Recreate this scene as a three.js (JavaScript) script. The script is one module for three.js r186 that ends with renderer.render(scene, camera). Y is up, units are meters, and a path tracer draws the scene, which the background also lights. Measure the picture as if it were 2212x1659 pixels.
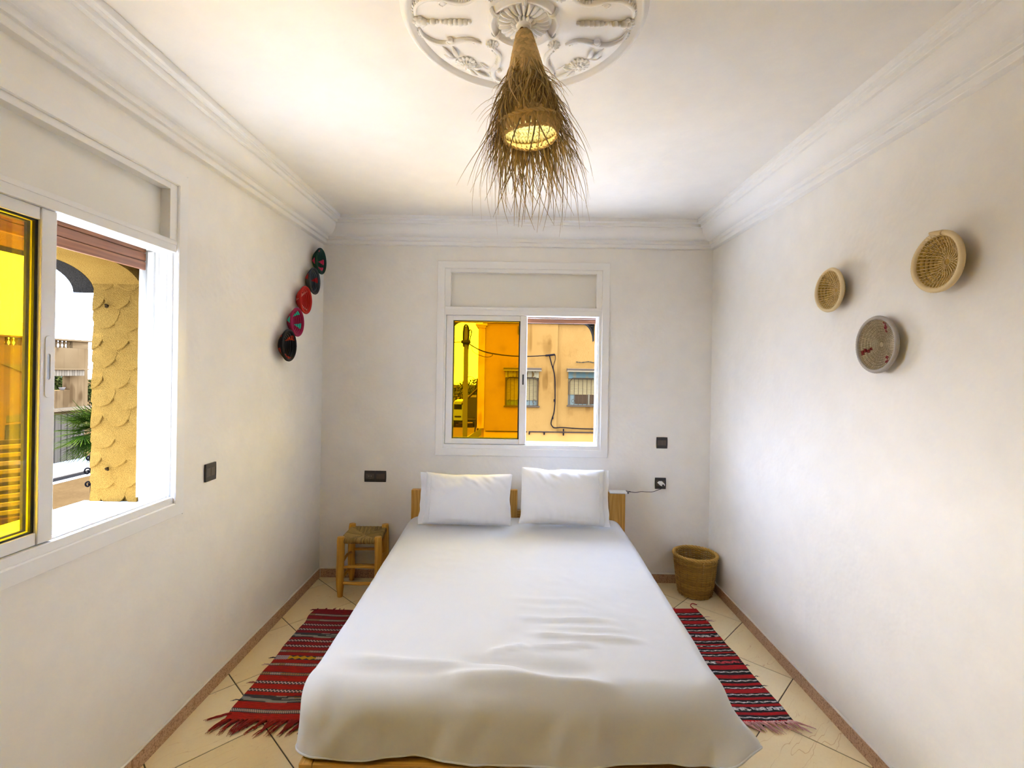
import * as THREE from 'three';
import { mergeGeometries } from 'three/addons/utils/BufferGeometryUtils.js';
import { RoundedBoxGeometry } from 'three/addons/geometries/RoundedBoxGeometry.js';

// ---------------------------------------------------------------- camera, sky, sun, exposure
const scene = new THREE.Scene();
const camera = new THREE.PerspectiveCamera(2 * Math.atan(829.5 / 1068.43) * 180 / Math.PI, 2212 / 1659, 0.05, 400);
camera.position.set(0, 1.55, 0);
camera.rotation.order = 'YXZ';
camera.rotation.set(0, 0.0043, 0.0156);
camera.setViewOffset(2212, 1659, 0, 28.8, 2212, 1659);
scene.add(camera);

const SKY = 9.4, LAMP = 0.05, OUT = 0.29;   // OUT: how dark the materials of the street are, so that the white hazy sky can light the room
{
  const w = 64, h = 32, d = new Float32Array(w * h * 4);
  for (let j = 0; j < h; j++) for (let i = 0; i < w; i++) {
    const e = Math.max(0, ((j + 0.5) / h - 0.5) * 2), k = (j * w + i) * 4;
    d[k] = SKY * (0.79 - 0.2 * e); d[k + 1] = SKY * (0.96 - 0.12 * e); d[k + 2] = SKY * (1.38 + 0.02 * e); d[k + 3] = 1;
  }
  const t = new THREE.DataTexture(d, w, h, THREE.RGBAFormat, THREE.FloatType);
  t.mapping = THREE.EquirectangularReflectionMapping; t.magFilter = THREE.LinearFilter; t.minFilter = THREE.LinearFilter; t.needsUpdate = true;
  scene.background = t;
}
const sun = new THREE.DirectionalLight(new THREE.Color(1, 0.99, 0.98), 42);
sun.position.set(-0.42 * 30, 30, -0.1 * 30);
sun.castShadow = true;
Object.assign(sun.shadow.camera, { left: -40, right: 40, top: 40, bottom: -40, near: 1, far: 120 });
sun.shadow.mapSize.set(4096, 4096);
scene.add(sun);

const renderer = new THREE.WebGLRenderer({ antialias: true });
renderer.toneMapping = THREE.LinearToneMapping;
renderer.toneMappingExposure = 2.1;
renderer.shadowMap.enabled = true;

// ---------------------------------------------------------------- helpers
const { PI, sin, cos, abs, min, max, sqrt, floor, pow, hypot, sign, atan2 } = Math;
const V = (x, y, z) => new THREE.Vector3(x, y, z);
const XL = -1.424, XR = 1.4586, D = 3.6643, H = 2.636, ZB = 0.75;   // room: left, right, back wall, ceiling, wall behind the camera
let seed = 12345;
const rnd = () => { seed = (seed * 1664525 + 1013904223) >>> 0; return seed / 4294967296; };
const rr = (a, b) => a + (b - a) * rnd();
const lerp = (a, b, t) => a + (b - a) * t, clamp = (x, a = 0, b = 1) => min(b, max(a, x));
const smooth = (a, b, x) => { const t = clamp((x - a) / (b - a)); return t * t * (3 - 2 * t); };
const hash = (x, y, s) => { let n = Math.imul(x | 0, 374761393) + Math.imul(y | 0, 668265263) + Math.imul(s | 0, 2147483647 ^ 0x5bd1e995); n = Math.imul(n ^ (n >>> 13), 1274126177); n ^= n >>> 16; return (n >>> 0) / 4294967296; };
const mod = (a, n) => ((a % n) + n) % n;
function vn(x, y, p = 1e6, s = 0, q = p) {               // value noise with period p, q
  const i = floor(x), j = floor(y), f = x - i, g = y - j, u = f * f * (3 - 2 * f), v = g * g * (3 - 2 * g);
  const a = mod(i, p), b = mod(i + 1, p), c = mod(j, q), d = mod(j + 1, q);
  return lerp(lerp(hash(a, c, s), hash(b, c, s), u), lerp(hash(a, d, s), hash(b, d, s), u), v);
}
function fbm(u, v, f, o, s = 0, fy = f) { let t = 0, a = 0.5, n = 0; for (let k = 0; k < o; k++) { t += a * vn(u * f, v * fy, f, s + k * 17, fy); n += a; a *= 0.5; f *= 2; fy *= 2; } return t / n; }
function tex(w, h, fn, o = {}) {
  const d = new Uint8Array(w * h * 4);
  for (let j = 0; j < h; j++) for (let i = 0; i < w; i++) {
    const c = fn((i + 0.5) / w, (j + 0.5) / h), k = (j * w + i) * 4;
    if (c.length) { d[k] = 255 * clamp(c[0]); d[k + 1] = 255 * clamp(c[1]); d[k + 2] = 255 * clamp(c[2]); } else d[k] = d[k + 1] = d[k + 2] = 255 * clamp(c);
    d[k + 3] = 255;
  }
  const t = new THREE.DataTexture(d, w, h);
  t.wrapS = t.wrapT = THREE.RepeatWrapping; t.magFilter = THREE.LinearFilter; t.minFilter = THREE.LinearMipmapLinearFilter; t.generateMipmaps = true;
  if (!o.data) t.colorSpace = THREE.SRGBColorSpace;
  if (o.rep) t.repeat.set(o.rep[0], o.rep[1]);
  t.needsUpdate = true;
  return t;
}
const bump = (w, h, fn, rep) => tex(w, h, (u, v) => [fn(u, v), fn(u, v), fn(u, v)].map((q) => q), { data: true, rep });
let outside = false;
const mat = (c, r = 0.6, o = {}) => {
  if (!outside) return new THREE.MeshStandardMaterial({ color: c, roughness: r, ...o });
  const m = new THREE.MeshPhysicalMaterial({ color: c, roughness: r, specularIntensity: 0, ...o }); m.color.multiplyScalar(OUT); return m;   // street surfaces: no sheen, colours darkened against the bright sky
};
const phys = (c, r, o = {}) => new THREE.MeshPhysicalMaterial({ color: c, roughness: r, ...o });
const mix3 = (a, b, t) => [lerp(a[0], b[0], t), lerp(a[1], b[1], t), lerp(a[2], b[2], t)];
const rgb = (r, g, b) => [r / 255, g / 255, b / 255];

function prep(g, color) {
  if (g.index) g = g.toNonIndexed();
  if (!g.attributes.normal) g.computeVertexNormals();
  if (!g.attributes.uv) g.setAttribute('uv', new THREE.BufferAttribute(new Float32Array(g.attributes.position.count * 2), 2));
  for (const k of Object.keys(g.attributes)) if (!['position', 'normal', 'uv'].includes(k) && !(color && k === 'color')) g.deleteAttribute(k);
  g.groups.length = 0;
  return g;
}
const merge = (list, color) => list.length === 1 ? list[0] : mergeGeometries(list.map((g) => prep(g, color)));
// uv in metres from the facet's main direction; grain runs along u
function uvm(g, along = 'x', ou = 0, ov = 0) {
  g = prep(g);
  const p = g.attributes.position, n = g.attributes.normal, uv = g.attributes.uv;
  for (let i = 0; i < p.count; i += 3) {
    const a = V().fromBufferAttribute(p, i), b = V().fromBufferAttribute(p, i + 1), c = V().fromBufferAttribute(p, i + 2);
    const q = b.clone().sub(a).cross(c.clone().sub(a)), ax = abs(q.x), ay = abs(q.y), az = abs(q.z);
    for (let k = 0; k < 3; k++) {
      const P = [a, b, c][k]; let r;
      if (along === 'x') r = ax > ay && ax > az ? [P.y, P.z] : ay > az ? [P.x, P.z] : [P.x, P.y];
      else if (along === 'y') r = ay > ax && ay > az ? [P.x, P.z] : ax > az ? [P.y, P.z] : [P.y, P.x];
      else r = az > ax && az > ay ? [P.x, P.y] : ax > ay ? [P.z, P.y] : [P.z, P.x];
      uv.setXY(i + k, r[0] + ou, r[1] + ov);
    }
  }
  return g;
}
function bx(w, h, d, x = 0, y = 0, z = 0, r = 0.002, s = 1) {
  const q = min(r, w / 2.01, h / 2.01, d / 2.01);
  const g = r > 0 ? new RoundedBoxGeometry(w, h, d, s, q) : new THREE.BoxGeometry(w, h, d);
  return g.translate(x, y, z);
}
const box6 = (x0, x1, y0, y1, z0, z1, r = 0.0015, s = 1) => bx(x1 - x0, y1 - y0, z1 - z0, (x0 + x1) / 2, (y0 + y1) / 2, (z0 + z1) / 2, r, s);
// a tube along points, radius by rFn(t), k sides, optional flattening and colour
function sweep(pts, rFn, k = 6, o = {}) {
  const n = pts.length, closed = !!o.closed, pos = [], idx = [], col = [], uv = [];
  const rf = typeof rFn === 'number' ? () => rFn : rFn;
  const tan = pts.map((p, i) => { const a = closed ? pts[mod(i - 1, n)] : pts[max(0, i - 1)], b = closed ? pts[(i + 1) % n] : pts[min(n - 1, i + 1)]; return b.clone().sub(a).normalize(); });
  let N = o.up ? o.up.clone() : abs(tan[0].y) < 0.9 ? V(0, 1, 0) : V(1, 0, 0);
  let len = 0;
  for (let i = 0; i < n; i++) {
    N.sub(tan[i].clone().multiplyScalar(N.dot(tan[i]))).normalize();
    const B = tan[i].clone().cross(N), t = i / (closed ? n : n - 1), r = rf(t, i);
    if (i) len += pts[i].distanceTo(pts[i - 1]);
    for (let j = 0; j < k; j++) {
      const a = j / k * 2 * PI, e = r * cos(a) * (o.flat ?? 1), f = r * sin(a);
      pos.push(pts[i].x + N.x * e + B.x * f, pts[i].y + N.y * e + B.y * f, pts[i].z + N.z * e + B.z * f);
      uv.push(len, j / k * r * 6.28);
      if (o.col) col.push(...o.col(t, a));
    }
  }
  const m = closed ? n : n - 1;
  for (let i = 0; i < m; i++) for (let j = 0; j < k; j++) {
    const a = i * k + j, b = i * k + (j + 1) % k, c = ((i + 1) % n) * k + j, d = ((i + 1) % n) * k + (j + 1) % k;
    idx.push(a, b, c, b, d, c);
  }
  if (!closed && !o.open) for (const [s, f] of [[0, 1], [n - 1, 0]]) for (let j = 1; j < k - 1; j++) f ? idx.push(s * k, s * k + j + 1, s * k + j) : idx.push(s * k, s * k + j, s * k + j + 1);
  const g = new THREE.BufferGeometry();
  g.setAttribute('position', new THREE.Float32BufferAttribute(pos, 3));
  g.setAttribute('uv', new THREE.Float32BufferAttribute(uv, 2));
  if (o.col) g.setAttribute('color', new THREE.Float32BufferAttribute(col, 3));
  g.setIndex(idx); g.computeVertexNormals();
  return g;
}
const curve = (pts, n) => new THREE.CatmullRomCurve3(pts.map((p) => p.isVector3 ? p : V(...p))).getPoints(n);
function poly(pts, depth, bevel = 0, holes = []) {      // extruded outline in x, y
  const s = new THREE.Shape(pts.map((p) => new THREE.Vector2(p[0], p[1])));
  for (const h of holes) s.holes.push(new THREE.Path(h.map((p) => new THREE.Vector2(p[0], p[1]))));
  return new THREE.ExtrudeGeometry(s, { depth, bevelEnabled: bevel > 0, bevelThickness: bevel, bevelSize: bevel, bevelSegments: 1, curveSegments: 12 });
}
const rect = (x0, x1, y0, y1) => [[x0, y0], [x1, y0], [x1, y1], [x0, y1]];
const lathe = (prof, n = 48) => new THREE.LatheGeometry(prof.map((p) => new THREE.Vector2(p[0], p[1])), n);
function blob(rx, ry, rz, x, y, z, w = 10, h = 7) { return new THREE.SphereGeometry(1, w, h).scale(rx, ry, rz).translate(x, y, z); }

const used = {};
const numbered = (n) => { const k = used[n] = (used[n] ?? -1) + 1; return k ? `${n}_${String(k).padStart(3, '0')}` : n; };
function finish(o) { o.castShadow = true; o.receiveShadow = true; return o; }
function part(name, g, m, parent, label) {
  const o = finish(new THREE.Mesh(Array.isArray(g) ? merge(g, m.vertexColors) : g, m));
  o.name = parent === scene ? numbered(name) : numbered(name);
  if (label) o.userData.label = label;
  parent.add(o);
  return o;
}
function thing(name, label, category, [x, y, z] = [0, 0, 0], ry = 0, group) {
  const o = new THREE.Group(); o.name = numbered(name); o.position.set(x, y, z); o.rotation.y = ry;
  o.userData = { label, category }; if (group) o.userData.group = group;
  scene.add(o); return o;
}
function struct(name, label, g, m) {
  const o = g ? part(name, g, m, scene) : new THREE.Group();
  if (!g) { o.name = numbered(name); scene.add(o); }
  o.userData.kind = 'structure'; o.userData.label = label;
  return o;
}

// ---------------------------------------------------------------- materials
const plasterTex = tex(512, 512, (u, v) => { const n = fbm(u, v, 4, 5, 3), s = fbm(u, v, 24, 3, 9); const k = 0.98 + 0.035 * (n - 0.5) + 0.025 * (s - 0.5); return [k, k * 0.992, k * 0.978]; }, { rep: [0.5, 0.5] });
const plasterBump = bump(512, 512, (u, v) => 0.6 * fbm(u, v, 6, 4, 21) + 0.4 * fbm(u, v, 60, 2, 5), [0.7, 0.7]);
const M = {};
M.wall = mat(new THREE.Color(0.955, 0.945, 0.915), 0.75, { map: plasterTex, bumpMap: plasterBump, bumpScale: 0.0022 });
M.ceil = mat(new THREE.Color(0.925, 0.912, 0.89), 0.8, { map: plasterTex, bumpMap: plasterBump, bumpScale: 0.0015 });
M.plaster = mat(new THREE.Color(0.93, 0.912, 0.885), 0.7);
M.frame = mat(new THREE.Color(0.9, 0.89, 0.86), 0.35);
M.panel = mat(new THREE.Color(0.86, 0.84, 0.77), 0.45);
M.gasket = mat(0x17191b, 0.6);
M.amber = phys(new THREE.Color(1.0, 0.86, 0.22), 0.0, { transmission: 1, thickness: 0, ior: 1.5 });
M.grey = mat(new THREE.Color(0.42, 0.43, 0.44), 0.4, { metalness: 0.3 });
M.dark = mat(new THREE.Color(0.02, 0.021, 0.023), 0.5);
M.sill = phys(new THREE.Color(0.5, 0.5, 0.49), 0.14, { ior: 1.75 });
const woodTex = (a, b, c, s) => tex(512, 512, (u, v) => {
  const w = v + 0.03 * (fbm(u, v, 2, 3, s) - 0.5), ring = 0.5 + 0.5 * sin(2 * PI * (w * 9 + 2.2 * fbm(u, v, 2, 3, s + 5, 4)));
  const fine = vn(u * 10, v * 220, 10, s + 9, 220), k = 0.55 * ring + 0.45 * fine;
  return mix3(mix3(a, b, k), c, 0.35 * pow(vn(u * 3, v * 60, 3, s + 30, 60), 3));
}, { rep: [1.6, 4] });
M.bedWood = mat(0xffffff, 0.5, { map: woodTex(rgb(222, 174, 92), rgb(192, 138, 54), rgb(128, 80, 24), 1) });
M.stoolWood = mat(0xffffff, 0.5, { map: woodTex(rgb(232, 180, 78), rgb(208, 148, 48), rgb(124, 74, 20), 7) });
M.shutter = mat(0xffffff, 0.5, { map: woodTex(rgb(146, 92, 54), rgb(116, 68, 36), rgb(78, 42, 20), 13) });
const tileTex = tex(1024, 1024, (u, v) => {
  const m = fbm(u, v, 4, 4, 2), w = 0.02 * (fbm(u, v, 9, 3, 61) - 0.5) + 0.006 * (vn(u * 40, v * 40, 40, 5) - 0.5);
  const a = abs(fbm(u + w, v + w, 2, 3, 11, 12) - 0.5), b = abs(fbm(u - w, v + w, 3, 3, 23, 20) - 0.47), c = abs(fbm(u + w, v - w, 9, 2, 33, 26) - 0.5);
  const on = smooth(0.4, 0.62, fbm(u, v, 7, 2, 41)), on2 = smooth(0.45, 0.65, fbm(u, v, 9, 2, 51));
  const vein = max(smooth(0.007, 0.0, a) * on, 0.8 * smooth(0.006, 0.0, b) * on2, 0.5 * smooth(0.008, 0.0, c) * on);
  return mix3(mix3(rgb(252, 236, 196), rgb(243, 222, 174), m), rgb(206, 164, 108), 0.6 * vein + 0.05 * vn(u * 90, v * 90, 90, 8));
});
M.tile = [0, 1, 2].map((k) => mat([0xffffff, 0xfdf9f0, 0xfaf4e6][k], 0.32, { map: tileTex }));
M.grout = mat(new THREE.Color(0.11, 0.08, 0.045), 0.9);
M.skirt = mat(0xffffff, 0.45, { map: tex(256, 256, (u, v) => { const n = vn(u * 110, v * 110, 110, 1), m = vn(u * 60, v * 60, 60, 7), k = fbm(u, v, 6, 2, 3); return mix3(mix3(rgb(222, 186, 152), rgb(182, 142, 108), n), rgb(146, 106, 76), 0.7 * smooth(0.6, 0.8, m) + 0.15 * k); }, { rep: [4, 4] }) });
M.caulk = mat(new THREE.Color(0.8, 0.76, 0.68), 0.8);
const weave = bump(256, 256, (u, v) => 0.5 + 0.25 * sin(u * 2 * PI * 64) * sin(v * 2 * PI * 64) + 0.25 * (vn(u * 90, v * 90, 90, 4) - 0.5), [14, 14]);
M.sheet = mat(new THREE.Color(0.645, 0.645, 0.645), 0.85, { bumpMap: weave, bumpScale: 0.0004, side: THREE.DoubleSide });
M.pillow = mat(new THREE.Color(0.82, 0.815, 0.81), 0.85, { bumpMap: weave, bumpScale: 0.0004, side: THREE.DoubleSide });
M.mattress = mat(new THREE.Color(0.7, 0.68, 0.62), 0.9);

// ---------------------------------------------------------------- floor of diagonal tiles
const floorO = struct('floor', 'cream veined ceramic floor tiles laid diagonally through the room', box6(XL - 0.3, XR + 0.3, -0.25, -0.0025, -D - 0.3, ZB + 0.3, 0), M.grout);
{
  const U = [0.4076 * cos(0.8132), -0.4076 * sin(0.8132)], W = [0.3879 * sin(0.794), 0.3879 * cos(0.794)], O = [-1.3364, -2.41];
  const clip = (P, ax, v, s) => { const out = []; for (let i = 0; i < P.length; i++) { const a = P[i], b = P[(i + 1) % P.length], da = s * (a[ax] - v), db = s * (b[ax] - v); if (da >= 0) out.push(a); if (da * db < 0) { const t = da / (da - db); out.push([lerp(a[0], b[0], t), lerp(a[1], b[1], t)]); } } return out; };
  const g = 0.0065;
  for (let i = -12; i < 14; i++) for (let j = -14; j < 22; j++) {
    const at = (a, b) => [O[0] + U[0] * (i + a) + W[0] * (j + b), O[1] + U[1] * (i + a) + W[1] * (j + b)];
    let P = [at(g, g), at(g, 1 - g), at(1 - g, 1 - g), at(1 - g, g)];
    P = clip(clip(clip(clip(P, 0, XL, 1), 0, XR, -1), 1, -D, 1), 1, 1.2, -1);
    if (P.length < 3) continue;
    const c = P.reduce((s, p) => [s[0] + p[0] / P.length, s[1] + p[1] / P.length], [0, 0]);
    let area = 0; P.forEach((p, k) => { const q = P[(k + 1) % P.length]; area += p[0] * q[1] - p[1] * q[0]; });
    if (abs(area) < 0.002) continue;
    const f = 1 - 0.003 / sqrt(abs(area)), rings = [[1, -0.006], [1, -0.0012], [f, 0]], pos = [], uv = [], idx = [], n = P.length;
    const ou = rnd(), ov = rnd(), tilt = (rnd() - 0.5) * 0.0006;
    for (const [k, y] of rings) for (const p of P) { const x = lerp(c[0], p[0], k), z = lerp(c[1], p[1], k); pos.push(x, y + tilt * 0, z); uv.push((x - z) * 0.9 + ou, (x + z) * 0.9 + ov); }
    for (let r = 0; r < 2; r++) for (let k = 0; k < n; k++) { const a = r * n + k, b = r * n + (k + 1) % n; idx.push(a, b, a + n, b, b + n, a + n); }
    for (let k = 1; k < n - 1; k++) idx.push(2 * n, 2 * n + k, 2 * n + k + 1);
    if (area > 0) for (let k = 0; k < idx.length; k += 3) [idx[k + 1], idx[k + 2]] = [idx[k + 2], idx[k + 1]];
    let G = new THREE.BufferGeometry(); G.setAttribute('position', new THREE.Float32BufferAttribute(pos, 3)); G.setAttribute('uv', new THREE.Float32BufferAttribute(uv, 2)); G.setIndex(idx);
    G = G.toNonIndexed(); G.computeVertexNormals();
    part('tile', G, M.tile[floor(rnd() * 3)], floorO);
  }
}

// ---------------------------------------------------------------- walls, ceiling, cornice
const T = 0.35, OPL = [-2.085, -0.88], OPB = [-0.535, 0.66], Y0 = 0.955, Y1 = 2.32;
struct('wall_left', 'white plastered left wall with the wide sliding window', uvm(poly(rect(-D - T, ZB, -0.2, H + 0.2), T, 0, [rect(OPL[0], OPL[1], Y0, Y1)]).rotateY(-PI / 2).translate(XL, 0, 0), 'z'), M.wall);
struct('wall_back', 'white plastered wall behind the head of the bed', uvm(poly(rect(XL, XR, -0.2, H + 0.2), T, 0, [rect(OPB[0], OPB[1], Y0, Y1)]).translate(0, 0, -D - T)), M.wall);
struct('wall_right', 'blank white plastered right wall carrying three straw baskets', uvm(box6(XR, XR + T, -0.2, H + 0.2, -D - T, ZB, 0), 'z'), M.wall);
struct('wall_behind', 'unseen wall behind the viewpoint, made dark brown to darken the foot of the bed', uvm(box6(XL - T, XR + T, -0.2, H + 0.2, ZB, ZB + T, 0)), mat(new THREE.Color(0.34, 0.22, 0.12), 0.7));  // out of view; dark brown chosen to keep light off the bed foot
struct('ceiling', 'white plaster ceiling with a round medallion', uvm(box6(XL - T, XR + T, H, H + 0.25, -D - T, ZB + T, 0)), M.ceil);
{
  const P = [[0, 2.462], [0.029, 2.464], [0.031, 2.466], [0.031, 2.488], [0.033, 2.49], [0.047, 2.491], [0.049, 2.493], [0.049, 2.515], [0.06, 2.516]];
  for (let k = 0; k <= 10; k++) { const a = k / 10 * PI / 2; P.push([0.062 + 0.072 * sin(a), 2.588 - 0.071 * cos(a)]); }
  P.push([0.15, 2.588], [0.152, 2.59], [0.152, 2.608], [0.166, 2.609], [0.168, 2.611], [0.18, 2.612], [0.181, 2.614], [0.181, H + 0.01], [0, H + 0.01]);
  const run = (a, b, dir) => { // profile swept from a to b along the wall, mitred 45 degrees at ends
    const pos = [], idx = [], n = P.length, uv = [];
    for (const e of [0, 1]) for (const [t, y] of P) { const p = dir(e, t); pos.push(p[0], y, p[1]); uv.push(e ? b : a, t + y); }
    for (let k = 0; k < n; k++) { const q = (k + 1) % n; idx.push(k, q, n + k, q, n + q, n + k); }
    let g = new THREE.BufferGeometry(); g.setAttribute('position', new THREE.Float32BufferAttribute(pos, 3)); g.setAttribute('uv', new THREE.Float32BufferAttribute(uv, 2)); g.setIndex(idx);
    g = g.toNonIndexed(); g.computeVertexNormals(); return g;
  };
  M.cornice = mat(new THREE.Color(0.93, 0.915, 0.89), 0.7, { side: THREE.DoubleSide });
  struct('trim_1', 'stepped white plaster cornice along the left wall', run(0, 1, (e, t) => e ? [XL + t, ZB - t] : [XL + t, -D + t]), M.cornice);
  struct('trim_2', 'stepped white plaster cornice above the back window', run(0, 1, (e, t) => e ? [XR - t, -D + t] : [XL + t, -D + t]), M.cornice);
  struct('trim_3', 'stepped white plaster cornice along the right wall', run(0, 1, (e, t) => e ? [XR - t, ZB - t] : [XR - t, -D + t]), M.cornice);
  struct('trim_4', 'stepped white plaster cornice on the wall behind the viewpoint', run(0, 1, (e, t) => e ? [XR - t, ZB - t] : [XL + t, ZB - t]), M.cornice);
}
// skirting tiles, one mesh each, with a bead of pale caulk on top
function skirting(name, label, a, b, joints, place) {
  const bead = [];
  const o = struct(name, label, null);
  const cuts = [a, ...joints, b];
  for (let k = 0; k < cuts.length - 1; k++) {
    const L = cuts[k + 1] - cuts[k] - 0.0025, m = (cuts[k] + cuts[k + 1]) / 2;
    const g = uvm(bx(L, 0.064 + rr(-0.001, 0.001), 0.011, 0, 0.032, 0.0055, 0.0012), 'x', rnd(), rnd());
    const p = part('skirting_tile', g, M.skirt, o); place(p, m);
    bead.push([m, L]);
  }
  const pts = []; for (let s = a; s <= b + 1e-6; s += (b - a) / 80) pts.push(V(s - (a + b) / 2, 0.0655 + 0.002 * (vn(s * 14, 3, 1e6, 4) - 0.5), 0.003));
  const c = part('caulk_bead', sweep(pts, (t) => 0.0055 + 0.003 * vn(t * 40, 7, 1e6, 8), 6, { flat: 0.8 }), M.caulk, o); place(c, (a + b) / 2);
}
const js = (l) => l;
skirting('baseboard_left', 'brown speckled tile skirting along the left wall', -D + 0.012, ZB, js([-3.302, -2.935, -2.569, -2.214, -1.853, -1.49, -1.13, -0.77, -0.4, 0.1]), (o, m) => { o.position.set(XL, 0, m); o.rotation.y = PI / 2; });
skirting('baseboard_back', 'brown speckled tile skirting along the back wall', XL + 0.012, XR - 0.012, js([-1.06, -0.7, -0.34, 0.02, 0.38, 0.74, 1.1]), (o, m) => o.position.set(m, 0, -D));
skirting('baseboard_right', 'brown speckled tile skirting along the right wall', -ZB, D - 0.012, js([-0.4, 0, 0.33, 0.68, 1.04, 1.4, 1.76, 2.102, 2.46, 2.82, 3.177]), (o, m) => { o.position.set(XR, 0, -m); o.rotation.y = -PI / 2; });

// ---------------------------------------------------------------- sliding windows
function makeWindow(name, label, o) {
  const w = struct(name, label, null), W = 1.178, B = 0.965, Tp = 2.312, J = o.jamb, TR = o.tr, PB = o.panelBottom;
  // architrave of four mitred mouldings
  const a0 = -0.046, a1 = W + 0.044, b0 = 0.919, b1 = 2.352, iw = 0.05;
  const piece = (pts) => part('architrave', poly(pts, 0.010, 0.004).translate(0, 0, 0.002), M.frame, w);
  piece([[a0, b1], [a0 + iw, b1 - iw], [a1 - iw, b1 - iw], [a1, b1]].reverse());
  piece([[a0, b0], [a1, b0], [a1 - iw, b0 + iw], [a0 + iw, b0 + iw]]);
  piece([[a0, b0], [a0 + iw, b0 + iw], [a0 + iw, b1 - iw], [a0, b1]]);
  piece([[a1, b0], [a1, b1], [a1 - iw, b1 - iw], [a1 - iw, b0 + iw]]);
  const z0 = -0.08, z1 = 0.006, pl = 0.05, OPEN = [o.open0, W - J];
  // outer frame: two jambs, head, transom, bottom rail with running tracks
  const f = (...b) => part('frame_bar', b, M.frame, w);
  f(box6(0, 0.018, 1.0, TR, z0, z1), box6(0, pl, PB, Tp, z0, z1));
  f(box6(W - J, W, 1.0, TR, z0, z1), box6(W - pl, W, PB, Tp, z0, z1));
  f(box6(pl, W - pl, Tp - 0.038, Tp, z0, z1));
  f(box6(0, W, TR, PB, z0, z1), box6(0.01, W - 0.01, TR + 0.62 * (PB - TR), PB - 0.003, 0, z1 + 0.003));
  f(box6(0, W, B, 1.0, z0, z1));
  for (const z of [-0.02, -0.056]) part('running_track', box6(0.018, W - J, 1.0, 1.008, z - 0.003, z + 0.003), M.frame, w);
  for (const z of [-0.012, -0.038, -0.072]) part('jamb_track', box6(W - J - 0.010, W - J, 1.0, TR, z - 0.004, z + 0.004), M.frame, w);
  part('transom_panel', box6(pl - 0.005, W - pl + 0.005, PB - 0.005, Tp - 0.033, -0.05, -0.035), M.panel, w);
  part('shutter_box', box6(0.0, W, TR + 0.01, Tp, -0.33, -0.081), M.panel, w);
  // two sashes, both slid to the left
  for (const [k, zc] of [[0, -0.02], [1, -0.056]]) {
    const s = new THREE.Group(); s.name = numbered('sash'); w.add(s);
    const x0 = 0.02, x1 = o.open0 + (k ? o.back : 0), sw = 0.05, gx0 = x0 + 0.05, gx1 = x1 - sw - 0.004, gy0 = 1.040, gy1 = TR - 0.038, d = 0.013;
    part('stile', box6(x0, gx0, 1.003, TR - 0.001, zc - d, zc + d), M.frame, s);
    part('stile', box6(x1 - sw, x1, 1.003, TR - 0.001, zc - d, zc + d + (k ? 0 : 0.004), 0.003), M.frame, s);
    part('rail', box6(gx0, x1 - sw - 0.001, TR - 0.038, TR - 0.001, zc - d, zc + d), M.frame, s);
    part('rail', box6(gx0, x1 - sw - 0.001, 1.003, gy0, zc - d, zc + d), M.frame, s);
    part('pane', box6(gx0, gx1, gy0, gy1, zc - 0.0025, zc - 0.0015, 0), M.amber, s, 'amber tinted glass pane');
    const gk = 0.006;
    part('gasket', [box6(gx0, gx0 + gk, gy0, gy1, zc - 0.004, zc + 0.006), box6(gx1 - gk, gx1 + 0.004, gy0, gy1, zc - 0.004, zc + 0.006), box6(gx0, gx1, gy0, gy0 + gk, zc - 0.004, zc + 0.006), box6(gx0, gx1, gy1 - gk, gy1, zc - 0.004, zc + 0.006)], M.gasket, s, 'black rubber glazing gasket');
    if (!k) {
      const cap = (hw, hh) => { const p = []; for (let i = 0; i <= 12; i++) p.push([hw * cos(PI * i / 12), hh + hw * sin(PI * i / 12)]); for (let i = 0; i <= 12; i++) p.push([-hw * cos(PI * i / 12), -hh - hw * sin(PI * i / 12)]); return p; };
      const hx = x1 - 0.024, hy = o.handle, hz = zc + d + 0.004;
      part('handle_plate', poly(cap(0.011, 0.083), 0.002, 0.001, [cap(0.006, 0.034)]).translate(hx, hy, hz), M.frame, s);
      part('finger_recess', poly(cap(0.0063, 0.035), 0.0006, 0).translate(hx, hy, hz), o.recess, s, 'dark grey recessed finger pull');
    }
  }
  // roller shutter, mostly raised, in wood-look slats
  let y = TR + 0.03;
  const n = Math.round((y - o.shut) / 0.036);
  for (let i = 0; i < n; i++, y -= 0.036) part('shutter_slat', uvm(box6(0.02, W - 0.02, y - 0.035, y, -0.122, -0.112, 0.004, 2), 'x', rnd(), rnd()), M.shutter, w, i ? undefined : 'brown wood-look shutter slat');
  for (const x of [0.004, W - 0.022]) part('shutter_guide', [box6(x, x + 0.018, 1.0, TR, -0.14, -0.128), box6(x, x + 0.018, 1.0, TR, -0.106, -0.082)], M.frame, w);
  part('window_sill', box6(-0.006, W + 0.006, 0.956, 0.976, -T - 0.03, -0.02, 0.004, 2), M.sill, w);
  return w;
}
const winL = makeWindow('window_1', 'white sliding window in the left wall with amber panes', { jamb: 0.007, tr: 2.02, panelBottom: 2.07, open0: 0.64, back: 0.012, handle: 1.54, recess: M.grey, shut: 1.925 });
winL.position.set(XL, 0, -0.892); winL.rotation.y = PI / 2;
const winB = makeWindow('window_2', 'white sliding window over the bed with an amber pane', { jamb: 0.03, tr: 1.957, panelBottom: 2.02, open0: 0.618, back: 0.004, handle: 1.485, recess: M.dark, shut: 1.92 });
winB.position.set(-0.527, 0, -D);

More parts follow.
